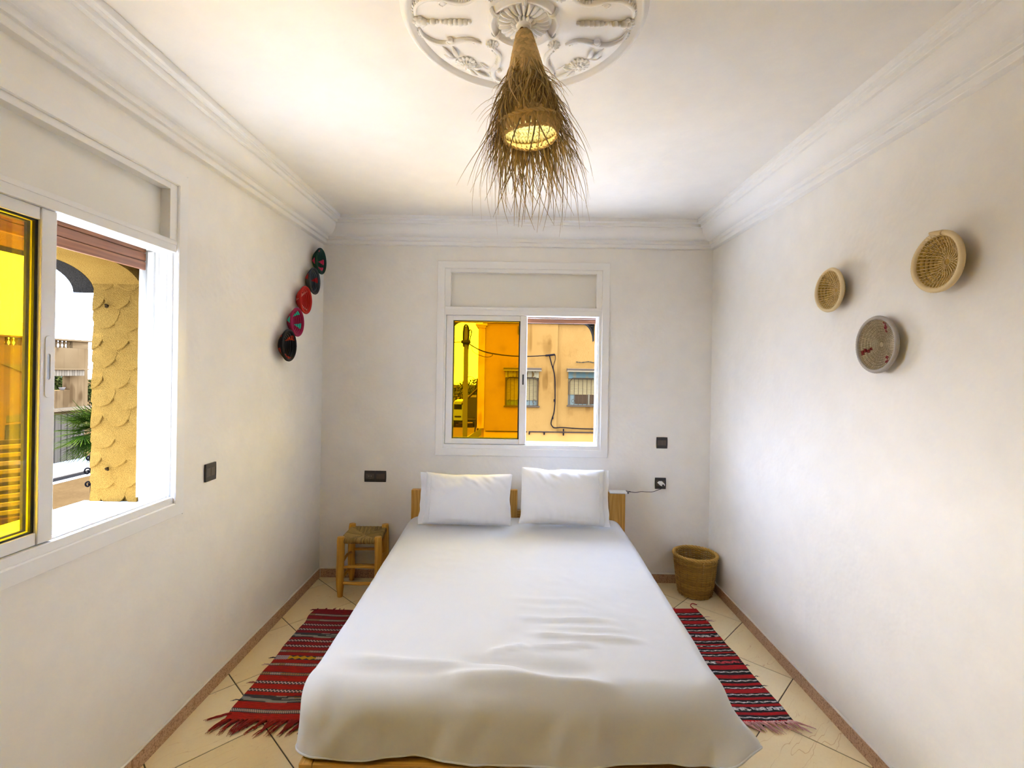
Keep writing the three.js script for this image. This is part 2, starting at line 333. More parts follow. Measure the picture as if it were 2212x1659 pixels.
// ---------------------------------------------------------------- bed, duvet, pillows
{
  const bed = thing('bed', 'low honey-coloured wooden double bed with a thick plank headboard under the back window', 'bed', [0.02, 0, 0]);
  const plank = (name, b, label) => part(name, uvm(b, 'y', rnd(), rnd()), M.bedWood, bed, label);
  plank('headboard_post', box6(-0.745, -0.60, 0, 0.682, -3.60, -3.55, 0.004, 2));
  plank('headboard_post', box6(0.677, 0.788, 0, 0.682, -3.59, -3.53, 0.004, 2));
  plank('headboard_plank', box6(0.655, 0.675, 0.05, 0.688, -3.62, -3.57, 0.003, 2));
  plank('headboard_plank', box6(-0.115, 0.018, 0.3, 0.69, -3.60, -3.56, 0.004, 2));
  const rail = (y0, y1) => part('headboard_rail', uvm(box6(-0.70, 0.70, y0, y1, -3.64, -3.605, 0.004, 2), 'x', rnd(), rnd()), M.bedWood, bed);
  rail(0.18, 0.30); rail(0.42, 0.53);
  part('side_rail', uvm(box6(-0.70, -0.655, 0.10, 0.265, -3.55, -1.60, 0.004, 2), 'z', rnd(), rnd()), M.bedWood, bed);
  part('side_rail', uvm(box6(0.655, 0.70, 0.10, 0.265, -3.55, -1.60, 0.004, 2), 'z', rnd(), rnd()), M.bedWood, bed);
  part('foot_rail', uvm(box6(-0.655, 0.655, 0.10, 0.265, -1.64, -1.60, 0.004, 2), 'x', rnd(), rnd()), M.bedWood, bed);
  for (const [x, z] of [[-0.66, -1.64], [0.66, -1.64], [-0.66, -3.4], [0.66, -3.4]]) plank('leg', box6(x - 0.03, x + 0.03, 0, 0.10, z - 0.03, z + 0.03, 0.004, 2));
  for (let i = 0; i < 11; i++) part('slat', uvm(box6(-0.652, 0.652, 0.235, 0.255, -3.5 + i * 0.175, -3.41 + i * 0.175, 0.003), 'x', rnd(), rnd()), M.bedWood, bed);
  part('mattress', box6(-0.66, 0.66, 0.257, 0.445, -3.52, -1.68, 0.05, 4), M.mattress, bed);
}
// white duvet: rings of a rounded rectangle, flat on top, rolling over the edges and hanging to the hem
{
  const cx = 0.02, zA = -3.55, zF = -1.715, top = 0.492, NP = 560, NR = 74;
  const hw = (z) => lerp(0.72, 0.695, smooth(-3.4, -1.7, z));
  const N3 = (x, z, f, s) => vn(x * f + 100, z * f + 100, 1e6, s) - 0.5;
  const ridge = (x, z, x0, z0, x1, z1, wd, hgt) => { // a soft fold between two points
    const dx = x1 - x0, dz = z1 - z0, L = hypot(dx, dz), t = ((x - x0) * dx + (z - z0) * dz) / (L * L), d = abs((x - x0) * dz - (z - z0) * dx) / L;
    const e = smooth(-0.08, 0.2, t) * (1 - smooth(0.8, 1.08, t)); return hgt * e * Math.exp(-(d / wd) * (d / wd));
  };
  // perimeter of the inner rectangle with outward directions
  const r0 = 0.05, per = [];
  const hl = (zF - zA) / 2, zc = (zF + zA) / 2, straightX = 2 * (0.68 - r0), straightZ = 2 * (hl - r0), arc = r0 * PI / 2 + 0.26, tot = 2 * straightX + 2 * straightZ + 4 * arc;
  for (let i = 0; i < NP; i++) {
    let s = i / NP * tot, x, z, nx, nz;
    const corner = (t, a0, px, pz) => { const a = a0 + t * PI / 2; nx = cos(a); nz = sin(a); x = px + r0 * nx; z = pz + r0 * nz; };
    const X = 0.68 - r0, Z = hl - r0;
    if (s < straightZ) { x = 0.68; z = -Z + s; nx = 1; nz = 0; }
    else if ((s -= straightZ) < arc) corner(s / arc, 0, X, Z);
    else if ((s -= arc) < straightX) { x = X - s; z = hl; nx = 0; nz = 1; }
    else if ((s -= straightX) < arc) corner(s / arc, PI / 2, -X, Z);
    else if ((s -= arc) < straightZ) { x = -0.68; z = Z - s; nx = -1; nz = 0; }
    else if ((s -= straightZ) < arc) corner(s / arc, PI, -X, -Z);
    else if ((s -= arc) < straightX) { x = -X + s; z = -hl; nx = 0; nz = -1; }
    else { s -= straightX; corner(s / arc, 1.5 * PI, X, -Z); }
    per.push([x, z + zc, nx, nz, i / NP * tot]);
  }
  const pos = [], idx = [], uv = [];
  const NT = 44; // rings on top, the rest hang
  for (let k = 0; k <= NR; k++) for (let i = 0; i < NP; i++) {
    const [px, pz, nx, nz, s] = per[i];
    let x, y = top, z, d = 0;
    if (k <= NT) { const f = pow(k / NT, 0.75); x = px * f; z = zc + (pz - zc) * f; }
    else {
      const foot = max(0, nz), head = max(0, -nz), right = max(0, nx);
      const drop = (head > 0.7 ? 0.05 : lerp(0.26, 0.21, foot)), R = 0.05 + 0.05 * foot, u = (k - NT) / (NR - NT);
      const Ltot = R * PI / 2 + max(0.005, drop - R), l = u * Ltot;
      let ox, oy;
      if (l < R * PI / 2) { const a = l / R; ox = R * sin(a); oy = R * (1 - cos(a)); }
      else { oy = R + (l - R * PI / 2); ox = R; }
      d = oy;
      const cornerR = right * foot * 2, hang = smooth(0.04, 0.25, oy);
      ox += hang * (0.014 + 0.004 * foot + 0.1 * cornerR * cornerR * (nx > 0 ? 1 : 0));
      // hanging pleats
      const pl = hang * (foot > 0.5 ? 1 : 0.75);
      ox += pl * (0.018 * (vn(s * 9, 0.5, 1e6, 4) - 0.5) + 0.026 * (vn(s * 3.2, 2.5, 1e6, 9) - 0.5)) + pl * 0.012 * cornerR * sin(s * 38);
      oy += hang * (0.035 * (vn(s * 2.3, 7.5, 1e6, 2) - 0.5) - 0.075 * cornerR * cornerR * (nx > 0 ? 1 : 0.2));
      x = px + nx * ox; z = pz + nz * ox; y = top - oy;
    }
    // widen slightly towards the head
    x *= hw(z) / 0.70;
    const w = 1 - smooth(0.02, 0.2, d) * 0.6, near = smooth(-3.2, -2.0, z);
    y += w * (0.012 * N3(x, z, 2.3, 1) + 0.007 * N3(x, z, 7, 2) * (0.3 + 0.7 * near) + 0.0022 * N3(x, z, 22, 3));
    y += w * near * 1.3 * (ridge(x, z, -0.64, -1.80, 0.08, -1.72, 0.03, 0.018) + ridge(x, z, -0.25, -1.70, 0.35, -1.66, 0.026, 0.022) - ridge(x, z, -0.2, -1.80, 0.3, -1.74, 0.035, 0.014)
      + ridge(x, z, 0.02, -2.12, 0.42, -2.10, 0.016, 0.009) + ridge(x, z, 0.05, -1.99, 0.5, -1.95, 0.018, 0.011) + ridge(x, z, 0.05, -1.88, 0.32, -1.92, 0.013, 0.008) + ridge(x, z, -0.05, -2.3, 0.3, -2.29, 0.016, 0.006)
      + ridge(x, z, -0.1, -1.85, 0.05, -1.90, 0.012, 0.008) + ridge(x, z, 0.0, -2.22, 0.34, -2.2, 0.012, 0.005) + ridge(x, z, 0.1, -2.05, 0.45, -2.03, 0.012, 0.006));
    // diagonal folds down the foot and sides
    const fold = smooth(0.03, 0.15, d);
    if (fold > 0 && nz > 0.4) z += fold * (0.016 * smooth(0.05, 0.2, d) * (vn(x * 13 + 0.9 * y * 9 + 60, 2, 1e6, 27) - 0.5) + 0.008 * (vn(x * 27 - y * 6 + 60, y * 2 + 4, 1e6, 29) - 0.5) + 0.018 * (vn((x + 0.45 * y) * 8 + 50, y * 2.5 + 9, 1e6, 12) - 0.5) + 0.009 * (vn((x - 0.8 * y) * 15 + 50, y * 3 + 9, 1e6, 15) - 0.5));
    if (fold > 0 && abs(nx) > 0.4) x += nx * fold * 0.012 * (vn((z + 0.5 * y) * 7 + 50, y * 2.5 + 9, 1e6, 18) - 0.5);
    if (z < -3.58) z = -3.58 + 0.0;
    pos.push(x + cx, y, z); uv.push(x, k <= NT ? z : z + d);
  }
  for (let k = 0; k < NR; k++) for (let i = 0; i < NP; i++) { const a = k * NP + i, b = k * NP + (i + 1) % NP; idx.push(a, b, a + NP, b, b + NP, a + NP); }
  const g = new THREE.BufferGeometry();
  g.setAttribute('position', new THREE.Float32BufferAttribute(pos, 3)); g.setAttribute('uv', new THREE.Float32BufferAttribute(uv, 2)); g.setIndex(idx); g.computeVertexNormals();
  const duvet = thing('duvet', 'smooth white duvet spread over the whole bed and hanging down its foot', 'duvet');
  part('cover', g, M.sheet, duvet);
  const hem = [];
  for (let i = 0; i < NP; i++) { const q = (NR * NP + i) * 3; if (pos[q + 2] > -3.45) hem.push(V(pos[q], pos[q + 1] + 0.001, pos[q + 2])); else if (hem.length && hem[hem.length - 1]) hem.push(null); }
  const start = hem.lastIndexOf(null) + 1, line = [...hem.slice(start), ...hem.slice(0, hem.indexOf(null))];
  part('hem', sweep(line, 0.0035, 6), M.sheet, duvet);
}
function pillow(name, label, c, w, h, t, lean, roll, s, flapSide) {
  const o = thing(name, label, 'pillow', c);
  const nu = 60, nv = 44, pos = [], idx = [], uv = [];
  const edge = (a) => pow(max(0, 1 - pow(abs(a), 3.2)), 0.62);
  for (const f of [1, -1]) for (let j = 0; j <= nv; j++) for (let i = 0; i <= nu; i++) {
    const u = i / nu * 2 - 1, v = j / nv * 2 - 1;
    let th = t / 2 * edge(u) * edge(v);
    th *= f > 0 ? 1 : 0.55;
    const wr = f > 0 ? smooth(0.1, 0.8, v) * 0.022 * (vn((u * 9 + v * 5) + 40, (v * 2 - u * 1.5) + 40, 1e6, s) - 0.5) + 0.006 * (vn(u * 4 + 40, v * 3 + 40, 1e6, s + 3) - 0.5) + smooth(0.2, 1, -v) * 0.012 * (vn(u * 12 + 40, v * 3 + 40, 1e6, s + 6) - 0.5) : 0;
    // edges curve in a little between pointed corners
    const x = u * w / 2 * (1 - 0.035 * (1 - v * v) * abs(u)) + 0.012 * (vn(v * 3 + 20, 1, 1e6, s + 8) - 0.5), y = v * h / 2 * (1 - 0.05 * (1 - u * u) * (v > 0 ? 1 : 0.3) * abs(v)) + 0.012 * (vn(u * 3 + 20, 5, 1e6, s + 11) - 0.5) * (v > -0.8 ? 1 : 0);
    pos.push(x, y, f * th + wr * edge(u) * edge(v)); uv.push(x, y);
  }
  const n = (nu + 1) * (nv + 1);
  for (const f of [0, 1]) for (let j = 0; j < nv; j++) for (let i = 0; i < nu; i++) { const a = f * n + j * (nu + 1) + i, b = a + 1, c2 = a + nu + 1, d = c2 + 1; f ? idx.push(a, c2, b, b, c2, d) : idx.push(a, b, c2, b, d, c2); }
  const g = new THREE.BufferGeometry(); g.setAttribute('position', new THREE.Float32BufferAttribute(pos, 3)); g.setAttribute('uv', new THREE.Float32BufferAttribute(uv, 2)); g.setIndex(idx); g.computeVertexNormals();
  part('case', g, M.pillow, o);
  // the open end of the case: a thin flap beyond the filled part, and its stitched hem
  const fp = [], fi = [], fu = [], fn = 30;
  const fx = (v, k) => flapSide * (w / 2 * (1 - 0.035 * (1 - v * v)) - 0.012 + k * (0.042 + 0.012 * (vn(v * 4 + 30, 3, 1e6, s + 20) - 0.5)));
  for (const zf of [0.004, -0.004]) for (let j = 0; j <= fn; j++) for (const k of [0, 0.5, 1]) { const v = j / fn * 2 - 1; fp.push(fx(v, k), v * h / 2 * (0.985 + 0.02 * k), zf * (0.4 + k * (0.8 + 2 * vn(v * 5 + 10, k * 2, 1e6, s + 30))) + 0.004 * sin(v * 9 + k)); fu.push(k * 0.05, v * h / 2); }
  const fnn = (fn + 1) * 3;
  for (const f of [0, 1]) for (let j = 0; j < fn; j++) for (let k = 0; k < 2; k++) { const a = f * fnn + j * 3 + k; fi.push(a, a + 1, a + 3, a + 1, a + 4, a + 3); }
  const fg = new THREE.BufferGeometry(); fg.setAttribute('position', new THREE.Float32BufferAttribute(fp, 3)); fg.setAttribute('uv', new THREE.Float32BufferAttribute(fu, 2)); fg.setIndex(fi); fg.computeVertexNormals();
  part('flap', fg, M.pillow, o);
  const hp = []; for (let j = 2; j <= 40; j++) { const v = j / 42 * 2 - 1, u = 0.86; hp.push(V(flapSide * u * w / 2 * (1 - 0.035 * (1 - v * v)), v * h / 2 * 0.97, t / 2 * edge(u) * edge(v) + 0.0012)); }
  part('hem_seam', sweep(hp, 0.0022, 5), M.pillow, o);
  o.rotation.order = 'YZX'; o.rotation.set(-lean, 0, roll);
  return o;
}
pillow('pillow', 'left white pillow with a soft plain front leaning on the headboard', [-0.305, 0.668, -3.385], 0.60, 0.345, 0.17, 0.30, -0.006, 3, -1);
pillow('pillow', 'right white pillow, the plumper one creased along its top edge', [0.345, 0.694, -3.385], 0.58, 0.375, 0.20, 0.26, -0.022, 31, 1);

// ---------------------------------------------------------------- stool with rush seat
{
  const s = thing('stool', 'small rustic wooden stool with a woven rush seat in the corner by the bed', 'stool', [-1.03, 0, -3.485]);
  const L = [[-0.125, 0.135], [0.125, 0.132], [-0.135, -0.132], [0.105, -0.134]], top = [0.405, 0.408, 0.412, 0.412];
  L.forEach(([x, z], i) => {
    const pts = []; for (let k = 0; k <= 14; k++) { const t = k / 14; pts.push(V(x * (1 + 0.03 * sin(t * 3)) + 0.004 * (vn(t * 3, i, 1e6, 5) - 0.5), top[i] * t, z)); }
    part('leg', uvm(sweep(pts, (t) => (0.0175 + 0.0085 * smooth(0, 0.22, t)) * (t > 0.985 ? 0.9 : 1), 14), 'y', rnd(), rnd()), M.stoolWood, s);
  });
  const bar = (a, b, y, sag, r) => { const A = V(L[a][0], y, L[a][1]), B = V(L[b][0], y, L[b][1]), pts = []; for (let k = 0; k <= 10; k++) { const t = k / 10; pts.push(V(lerp(A.x, B.x, t), y + sag * 4 * t * (1 - t), lerp(A.z, B.z, t))); } part('stretcher', uvm(sweep(pts, (t) => r * (0.85 + 0.15 * sin(t * PI)), 8, { flat: 1.15 }), 'x', rnd(), rnd()), M.stoolWood, s); };
  bar(0, 1, 0.196, 0.008, 0.0095); bar(0, 1, 0.093, -0.004, 0.011); bar(2, 3, 0.225, 0.004, 0.0095); bar(0, 2, 0.2, 0.03, 0.009); bar(1, 3, 0.2, 0.02, 0.009); bar(0, 2, 0.105, 0.006, 0.010); bar(2, 3, 0.11, 0, 0.0095); bar(1, 3, 0.105, 0, 0.0095);
  // rush ropes: from each rail to the seat's diagonals, rolling over the rail
  const ropes = [], straw = mat(0xffffff, 0.85, { vertexColors: true });
  const c = [[-0.118, 0.128], [0.118, 0.126], [0.1, -0.128], [-0.128, -0.126]];
  const tint = () => { const k = rr(0.55, 1.1); return [0.54 * k, 0.36 * k, 0.115 * k]; };
  for (let e = 0; e < 4; e++) {
    const A = c[e], B = c[(e + 1) % 4], m = [(A[0] + B[0]) / 2, (A[1] + B[1]) / 2], nl = hypot(m[0], m[1]), n = 26;
    for (let k = 0; k < n; k++) {
      const t = (k + 0.5) / n, x = lerp(A[0], B[0], t), z = lerp(A[1], B[1], t), dep = 1 - abs(2 * t - 1), out = [m[0] / nl, m[1] / nl];
      const len = nl * dep * 0.98, pts = [], col = tint();
      for (let q = 0; q <= 4; q++) { const a = -0.9 + q / 4 * 2.4; pts.push(V(x + out[0] * 0.017 * cos(a), 0.376 + 0.017 * sin(a), z + out[1] * 0.017 * cos(a))); }
      for (let q = 1; q <= 4; q++) { const f = q / 4; pts.push(V(x - out[0] * len * f + rr(-1, 1) * 0.0015, 0.392 - 0.006 * sin(f * PI / 2) - 0.014 * dep * f + rr(-1, 1) * 0.001, z - out[1] * len * f + rr(-1, 1) * 0.0015)); }
      ropes.push(sweep(pts, (q) => 0.0048 + 0.0009 * sin(q * 60 + k * 2), 6, { col: (q, a) => { const d = 0.75 + 0.35 * sin(a * 2 + q * 50); return col.map((v) => v * d); } }));
    }
  }
  part('rush_seat', ropes, straw, s, 'woven brown rush seat');
}

// ---------------------------------------------------------------- wicker waste basket
{
  const b = thing('wicker_bin', 'round golden wicker waste basket standing in the right corner', 'basket', [1.297, 0, -3.492]);
  const straw = mat(0xffffff, 0.6, { vertexColors: true });
  const rad = (y) => 0.108 + 0.036 * pow(clamp(y / 0.27), 0.75), ns = 26, weavers = [], stakes = [];
  for (let k = 0; k < 38; k++) {
    const y = 0.010 + k * 0.0069, pts = [], kk = rr(0.7, 1.15), base = [0.50 * kk, 0.285 * kk, 0.05 * kk], ph = (k % 2) * PI;
    for (let i = 0; i < 156; i++) { const a = i / 156 * 2 * PI, r = rad(y) + 0.0035 * sin(a * ns / 2 + ph); pts.push(V(r * cos(a), y + 0.0018 * (vn(i / 156 * 20, k, 20, 3) - 0.5) + 0.004 * (vn(i / 156 * 5, k * 0.13, 5, 5) - 0.5), r * sin(a))); }
    const f = 6 + floor(rnd() * 9), p2 = rnd() * 9;
    weavers.push(sweep(pts, (t) => 0.0036 + 0.0005 * sin(t * 40), 6, { closed: true, up: V(0, 1, 0), flat: 1.0, col: (t) => { const d = 0.85 + 0.25 * vn(t * f, p2, f, 4); return base.map((v) => v * d); } }));
  }
  part('woven_wall', weavers, straw, b);
  for (let i = 0; i < ns; i++) { const a = (i + 0.5) / ns * 2 * PI, pts = []; for (let k = 0; k <= 10; k++) { const y = 0.004 + k / 10 * 0.268, r = rad(y); pts.push(V(r * cos(a), y, r * sin(a))); } const kk = rr(0.8, 1.1); stakes.push(sweep(pts, 0.0034, 6, { col: () => [0.44 * kk, 0.25 * kk, 0.05 * kk] })); }
  part('stakes', stakes, straw, b);
  const rim = [];
  for (let s = 0; s < 3; s++) { const pts = [], kk = rr(0.9, 1.15); for (let i = 0; i < 240; i++) { const a = i / 240 * 2 * PI, h = a * 13 + s * 2.094; const r = rad(0.275) + 0.0065 * cos(h); pts.push(V(r * cos(a), 0.279 + 0.0065 * sin(h), r * sin(a))); } rim.push(sweep(pts, 0.0062, 7, { closed: true, col: (t) => [0.62 * kk, 0.37 * kk, 0.085 * kk] })); }
  rim.push(sweep(curve([[0.0, 0.255, 0.147], [0.008, 0.275, 0.15], [0.024, 0.298, 0.143]], 8), (t) => 0.005 * (1 - 0.6 * t), 6, { col: () => [0.7, 0.46, 0.15] }));
  part('braided_rim', rim, straw, b);
  const rings = []; for (let k = 0; k < 11; k++) { const pts = []; for (let i = 0; i < 48; i++) { const a = i / 48 * 2 * PI; pts.push(V((0.006 + k * 0.0095) * cos(a), 0.006, (0.006 + k * 0.0095) * sin(a))); } rings.push(sweep(pts, 0.0052, 5, { closed: true, col: () => [0.3, 0.17, 0.035] })); }
  part('base', rings, straw, b);
}

// ---------------------------------------------------------------- woven wall baskets
const coilMat = mat(0xffffff, 0.85, { vertexColors: true, side: THREE.DoubleSide });
function coilBowl(name, label, pos, ry, o) {
  const b = thing(name, label, 'basket', pos, ry, o.group);
  const { R, depth, n, col } = o, base = R * 0.45, prof = [];
  const dr = 1 / n;
  for (let k = 0; k < n; k++) { const t = (k + 0.6) * dr, r = R * t, q = clamp((r - base) / (R - base)); prof.push([r, 0.008 + depth * pow(q, o.pow ?? 1.35)]); }
  let rt = 0; for (let k = 1; k < n; k++) rt = max(rt, hypot(prof[k][0] - prof[k - 1][0], prof[k][1] - prof[k - 1][1])); rt = 0.54 * R / n * 1.12;
  const coils = [];
  for (let k = 0; k < n; k++) {
    const seg = 168, pts = [], tilt = k === 0 ? 0 : atan2(prof[k][1] - prof[k - 1][1], prof[k][0] - prof[k - 1][0]);
    for (let i = 0; i < seg; i++) { const a = i / seg * 2 * PI; pts.push(V(prof[k][0] * cos(a), prof[k][0] * sin(a), prof[k][1])); }
    const stretch = k ? max(1, hypot(prof[k][1] - prof[k - 1][1], prof[k][0] - prof[k - 1][0]) / (2 * rt) * 1.05) : 1;
    coils.push(sweep(pts, (t, i) => rt * stretch * (1 + (o.ripple ?? 0.05) * sin(t * 2 * PI * (o.stitches ?? 40) * (k + 2) / n)), 7, { closed: true, up: V(0, 0, 1), col: (t) => col(k, t * 2 * PI, n) }));
  }
  part('coiled_bowl', coils, coilMat, b);
  if (o.stitch) {
    const st = [];
    for (let k = 1; k < n; k++) {
      const m = o.stitch(k);
      for (let i = 0; i < m; i++) {
        const a = (i + 0.5 * (k % 2) * (o.brick ?? 0)) / m * 2 * PI + rr(-0.01, 0.01), u = V(cos(a), sin(a), 0), P = prof[k], Q = prof[k - 1];
        if (o.skip && o.skip(k, a)) continue;
        const d = V(u.x * (P[0] - Q[0]), u.y * (P[0] - Q[0]), P[1] - Q[1]), Ln = d.length(), nrm = V(-u.x * (P[1] - Q[1]) / Ln, -u.y * (P[1] - Q[1]) / Ln, (P[0] - Q[0]) / Ln);
        const A = V(u.x * P[0], u.y * P[0], P[1]), pts = [];
        for (let q = 0; q <= 4; q++) { const f = -0.62 + q / 4 * 1.24; pts.push(A.clone().add(d.clone().multiplyScalar(f)).add(nrm.clone().multiplyScalar(rt * (1.22 - 0.55 * f * f)))); }
        const kk = rr(0.85, 1.1); st.push(sweep(pts, o.stitchR, 4, { col: () => o.stitchCol.map((v) => v * kk) }));
      }
    }
    part('stitching', st, coilMat, b);
  }
  const pts = [], rn = 180; for (let i = 0; i < rn; i++) { const a = i / rn * 2 * PI; pts.push(V(R * cos(a), R * sin(a), 0.008 + depth + (o.wob ?? 0) * sin(a * 2 + 1))); }
  part('rim', sweep(pts, (t) => o.rimR * (1 + 0.05 * sin(t * 400)), 9, { closed: true, up: V(0, 0, 1), col: (t) => o.rim(t * 2 * PI) }), coilMat, b);
  if (o.tail) part('rim_end', sweep(curve(o.tail, 10), (t) => o.rimR * (1.0 - 0.5 * t), 7, { col: () => o.rim(0) }), coilMat, b);
  return b;
}
// triangles on the coils: centre angle, angular half width at the rim, from coil k0 to k1; dotted leaves every second stitch plain
const tri = (list, k0, k1, up) => (k, a) => list.some((c) => { let d = abs(mod(a - c + PI, 2 * PI) - PI); const f = (k - k0) / (k1 - k0); return f >= 0 && f <= 1 && d < (up ? 1 - f * 0.85 : 0.06 + f * 0.94) * 0.26; });
const solid = (base, mark, test, dots) => (k, a, n) => { const k2 = 0.9 + 0.1 * vn(a * 9, k, 1e6, 3); if (test(k, a) && !(dots && (floor(a * 16 + (k % 2)) % 2))) return mark; return base.map((v) => v * k2); };
const left = 'coloured baskets in a slanting row on the left wall';
const bl = (label, y, z, base, mark, test, dots, o = {}) => coilBowl('wall_basket', label, [XL + 0.001, y, z], PI / 2, { R: 0.085, depth: 0.042, n: 10, rimR: 0.0068, ripple: 0.04, stitches: 70, col: solid(base, mark, test, dots), rim: () => base, group: left, ...o });
bl('dark green round woven basket with pink triangles, topmost in the corner', 2.300, -3.479, [0.004, 0.05, 0.036], [0.72, 0.05, 0.13], tri([0.1, 1.9, 3.3, 4.6, 5.5], 5, 8));
bl('slate grey round woven basket with red wedges below the green one', 2.141, -3.373, [0.045, 0.055, 0.062], [0.4, 0.008, 0.012], tri([0.25, 2.9, 4.6], 4, 8));
bl('bright red round woven basket with pale pink dotted triangles', 1.992, -3.236, [0.50, 0.012, 0.006], [0.85, 0.42, 0.34], tri([1.0, 5.3, 3.2], 4, 8, true), true);
bl('magenta round woven basket with turquoise triangles', 1.835, -3.117, [0.33, 0.006, 0.07], [0.03, 0.55, 0.42], tri([1.1, 6.0, 3.0, 4.4], 4, 8));
bl('black round woven basket with orange-red dotted triangles, lowest of the five', 1.683, -3.003, [0.006, 0.005, 0.005], [0.75, 0.05, 0.015], tri([0.7, 4.9, 2.3, 3.6], 4, 9), true, { R: 0.09, rimR: 0.0085 });
const right = 'straw baskets on the right wall', strawCol = (k, a) => { const q = 0.8 + 0.35 * vn(a * 6, k, 1e6, 2); return [0.56 * q, 0.36 * q, 0.095 * q]; };
const br = (label, y, z, o) => coilBowl('wall_basket', label, [XR - 0.001, y, z], -PI / 2, { group: right, ...o });
br('small shallow straw bowl, the left one on the right wall', 1.935, -2.232, { R: 0.091, depth: 0.036, n: 9, rimR: 0.0085, col: strawCol, rim: () => [0.80, 0.64, 0.36], brick: 1, stitch: (k) => 14 + k * 3, stitchR: 0.0013, stitchCol: [0.85, 0.67, 0.36], wob: 0.003, pow: 1.25 });
br('large straw bowl with a pale overlapping rim, nearest on the right wall', 1.937, -1.662, { R: 0.094, depth: 0.038, n: 9, rimR: 0.0095, col: strawCol, rim: () => [0.80, 0.64, 0.36], brick: 1, stitch: (k) => 18 + k * 3, stitchR: 0.0013, stitchCol: [0.85, 0.67, 0.36], wob: 0.003, pow: 1.25, tail: [[0.02, 0.092, 0.048], [-0.01, 0.098, 0.051], [-0.03, 0.103, 0.048]] });
const greyTest = (k, a) => [1.1, 3.46, 5.35].some((c, i) => { const d = mod(a - c + PI, 2 * PI) - PI + (k % 2 ? 0.05 : -0.04); return k >= 5 && k <= 8 && abs(d) < 0.11; });
br('grey-rimmed straw basket with dark red zigzag marks, lowest on the right wall', 1.675, -1.952, { R: 0.105, depth: 0.026, n: 10, rimR: 0.0085, ripple: 0.1, stitches: 90, col: (k, a) => greyTest(k, a) ? [0.2, 0.004, 0.008] : (() => { const q = 0.8 + 0.3 * vn(a * 14, k, 1e6, 6); return [0.66 * q, 0.55 * q, 0.37 * q]; })(), rim: () => [0.40, 0.36, 0.32], stitch: (k) => 22 + k * 7, stitchR: 0.0009, stitchCol: [0.3, 0.23, 0.13], skip: greyTest, pow: 1.2 });

// ---------------------------------------------------------------- striped wool rugs
function rug(name, label, c, ry, w, l, map, fringe) {
  const o = thing(name, label, 'rug', c, ry);
  const g = new THREE.BoxGeometry(w, 0.006, l, 40, 1, 90), p = g.attributes.position;
  for (let i = 0; i < p.count; i++) {
    const x = p.getX(i), z = p.getZ(i), e = smooth(0.42, 0.5, abs(x) / w);
    p.setX(i, x + e * sign(x) * 0.012 * (vn(z * 12 + 40, x > 0 ? 1 : 5, 1e6, 2) - 0.5));
    p.setY(i, p.getY(i) + 0.0035 + 0.004 * max(0, vn(x * 9 + 40, z * 14 + 40, 1e6, 7) - 0.35));
    p.setZ(i, z + 0.012 * (vn(x * 7 + 40, 3, 1e6, 9) - 0.5) * abs(z) / l * 2);
  }
  g.computeVertexNormals();
  part('weave', g, mat(0xffffff, 0.95, { map, bumpMap: rugBump, bumpScale: 0.0012 }), o);
  fringe(o, w, l);
  return o;
}
const rugBump = bump(256, 256, (u, v) => 0.5 + 0.3 * sin(v * 2 * PI * 60) + 0.4 * (vn(u * 40, v * 120, 40, 4, 120) - 0.5), [2, 3]);
const tassel = (list, x, z, dx, dz, len, n, r, cols) => { for (let k = 0; k < n; k++) {
  const c = cols[floor(rnd() * cols.length)], q = rr(0.8, 1.1), ox = rr(-0.006, 0.006), bend = rr(-0.3, 0.3), L = len * rr(0.7, 1.1);
  const pts = []; for (let i = 0; i <= 5; i++) { const t = i / 5; pts.push(V(x + ox * (1 - t * 0.4) + (dx + bend * 0.3 * t) * L * t, 0.006 + 0.006 * sin(t * PI) * rnd() + 0.002 * k / n, z + dz * L * t + bend * 0.006)); }
  list.push(sweep(pts, (t) => r * (1 - 0.75 * t), 5, { col: () => c.map((v) => v * q) }));
} };
const fringeMat = mat(0xffffff, 0.95, { vertexColors: true });
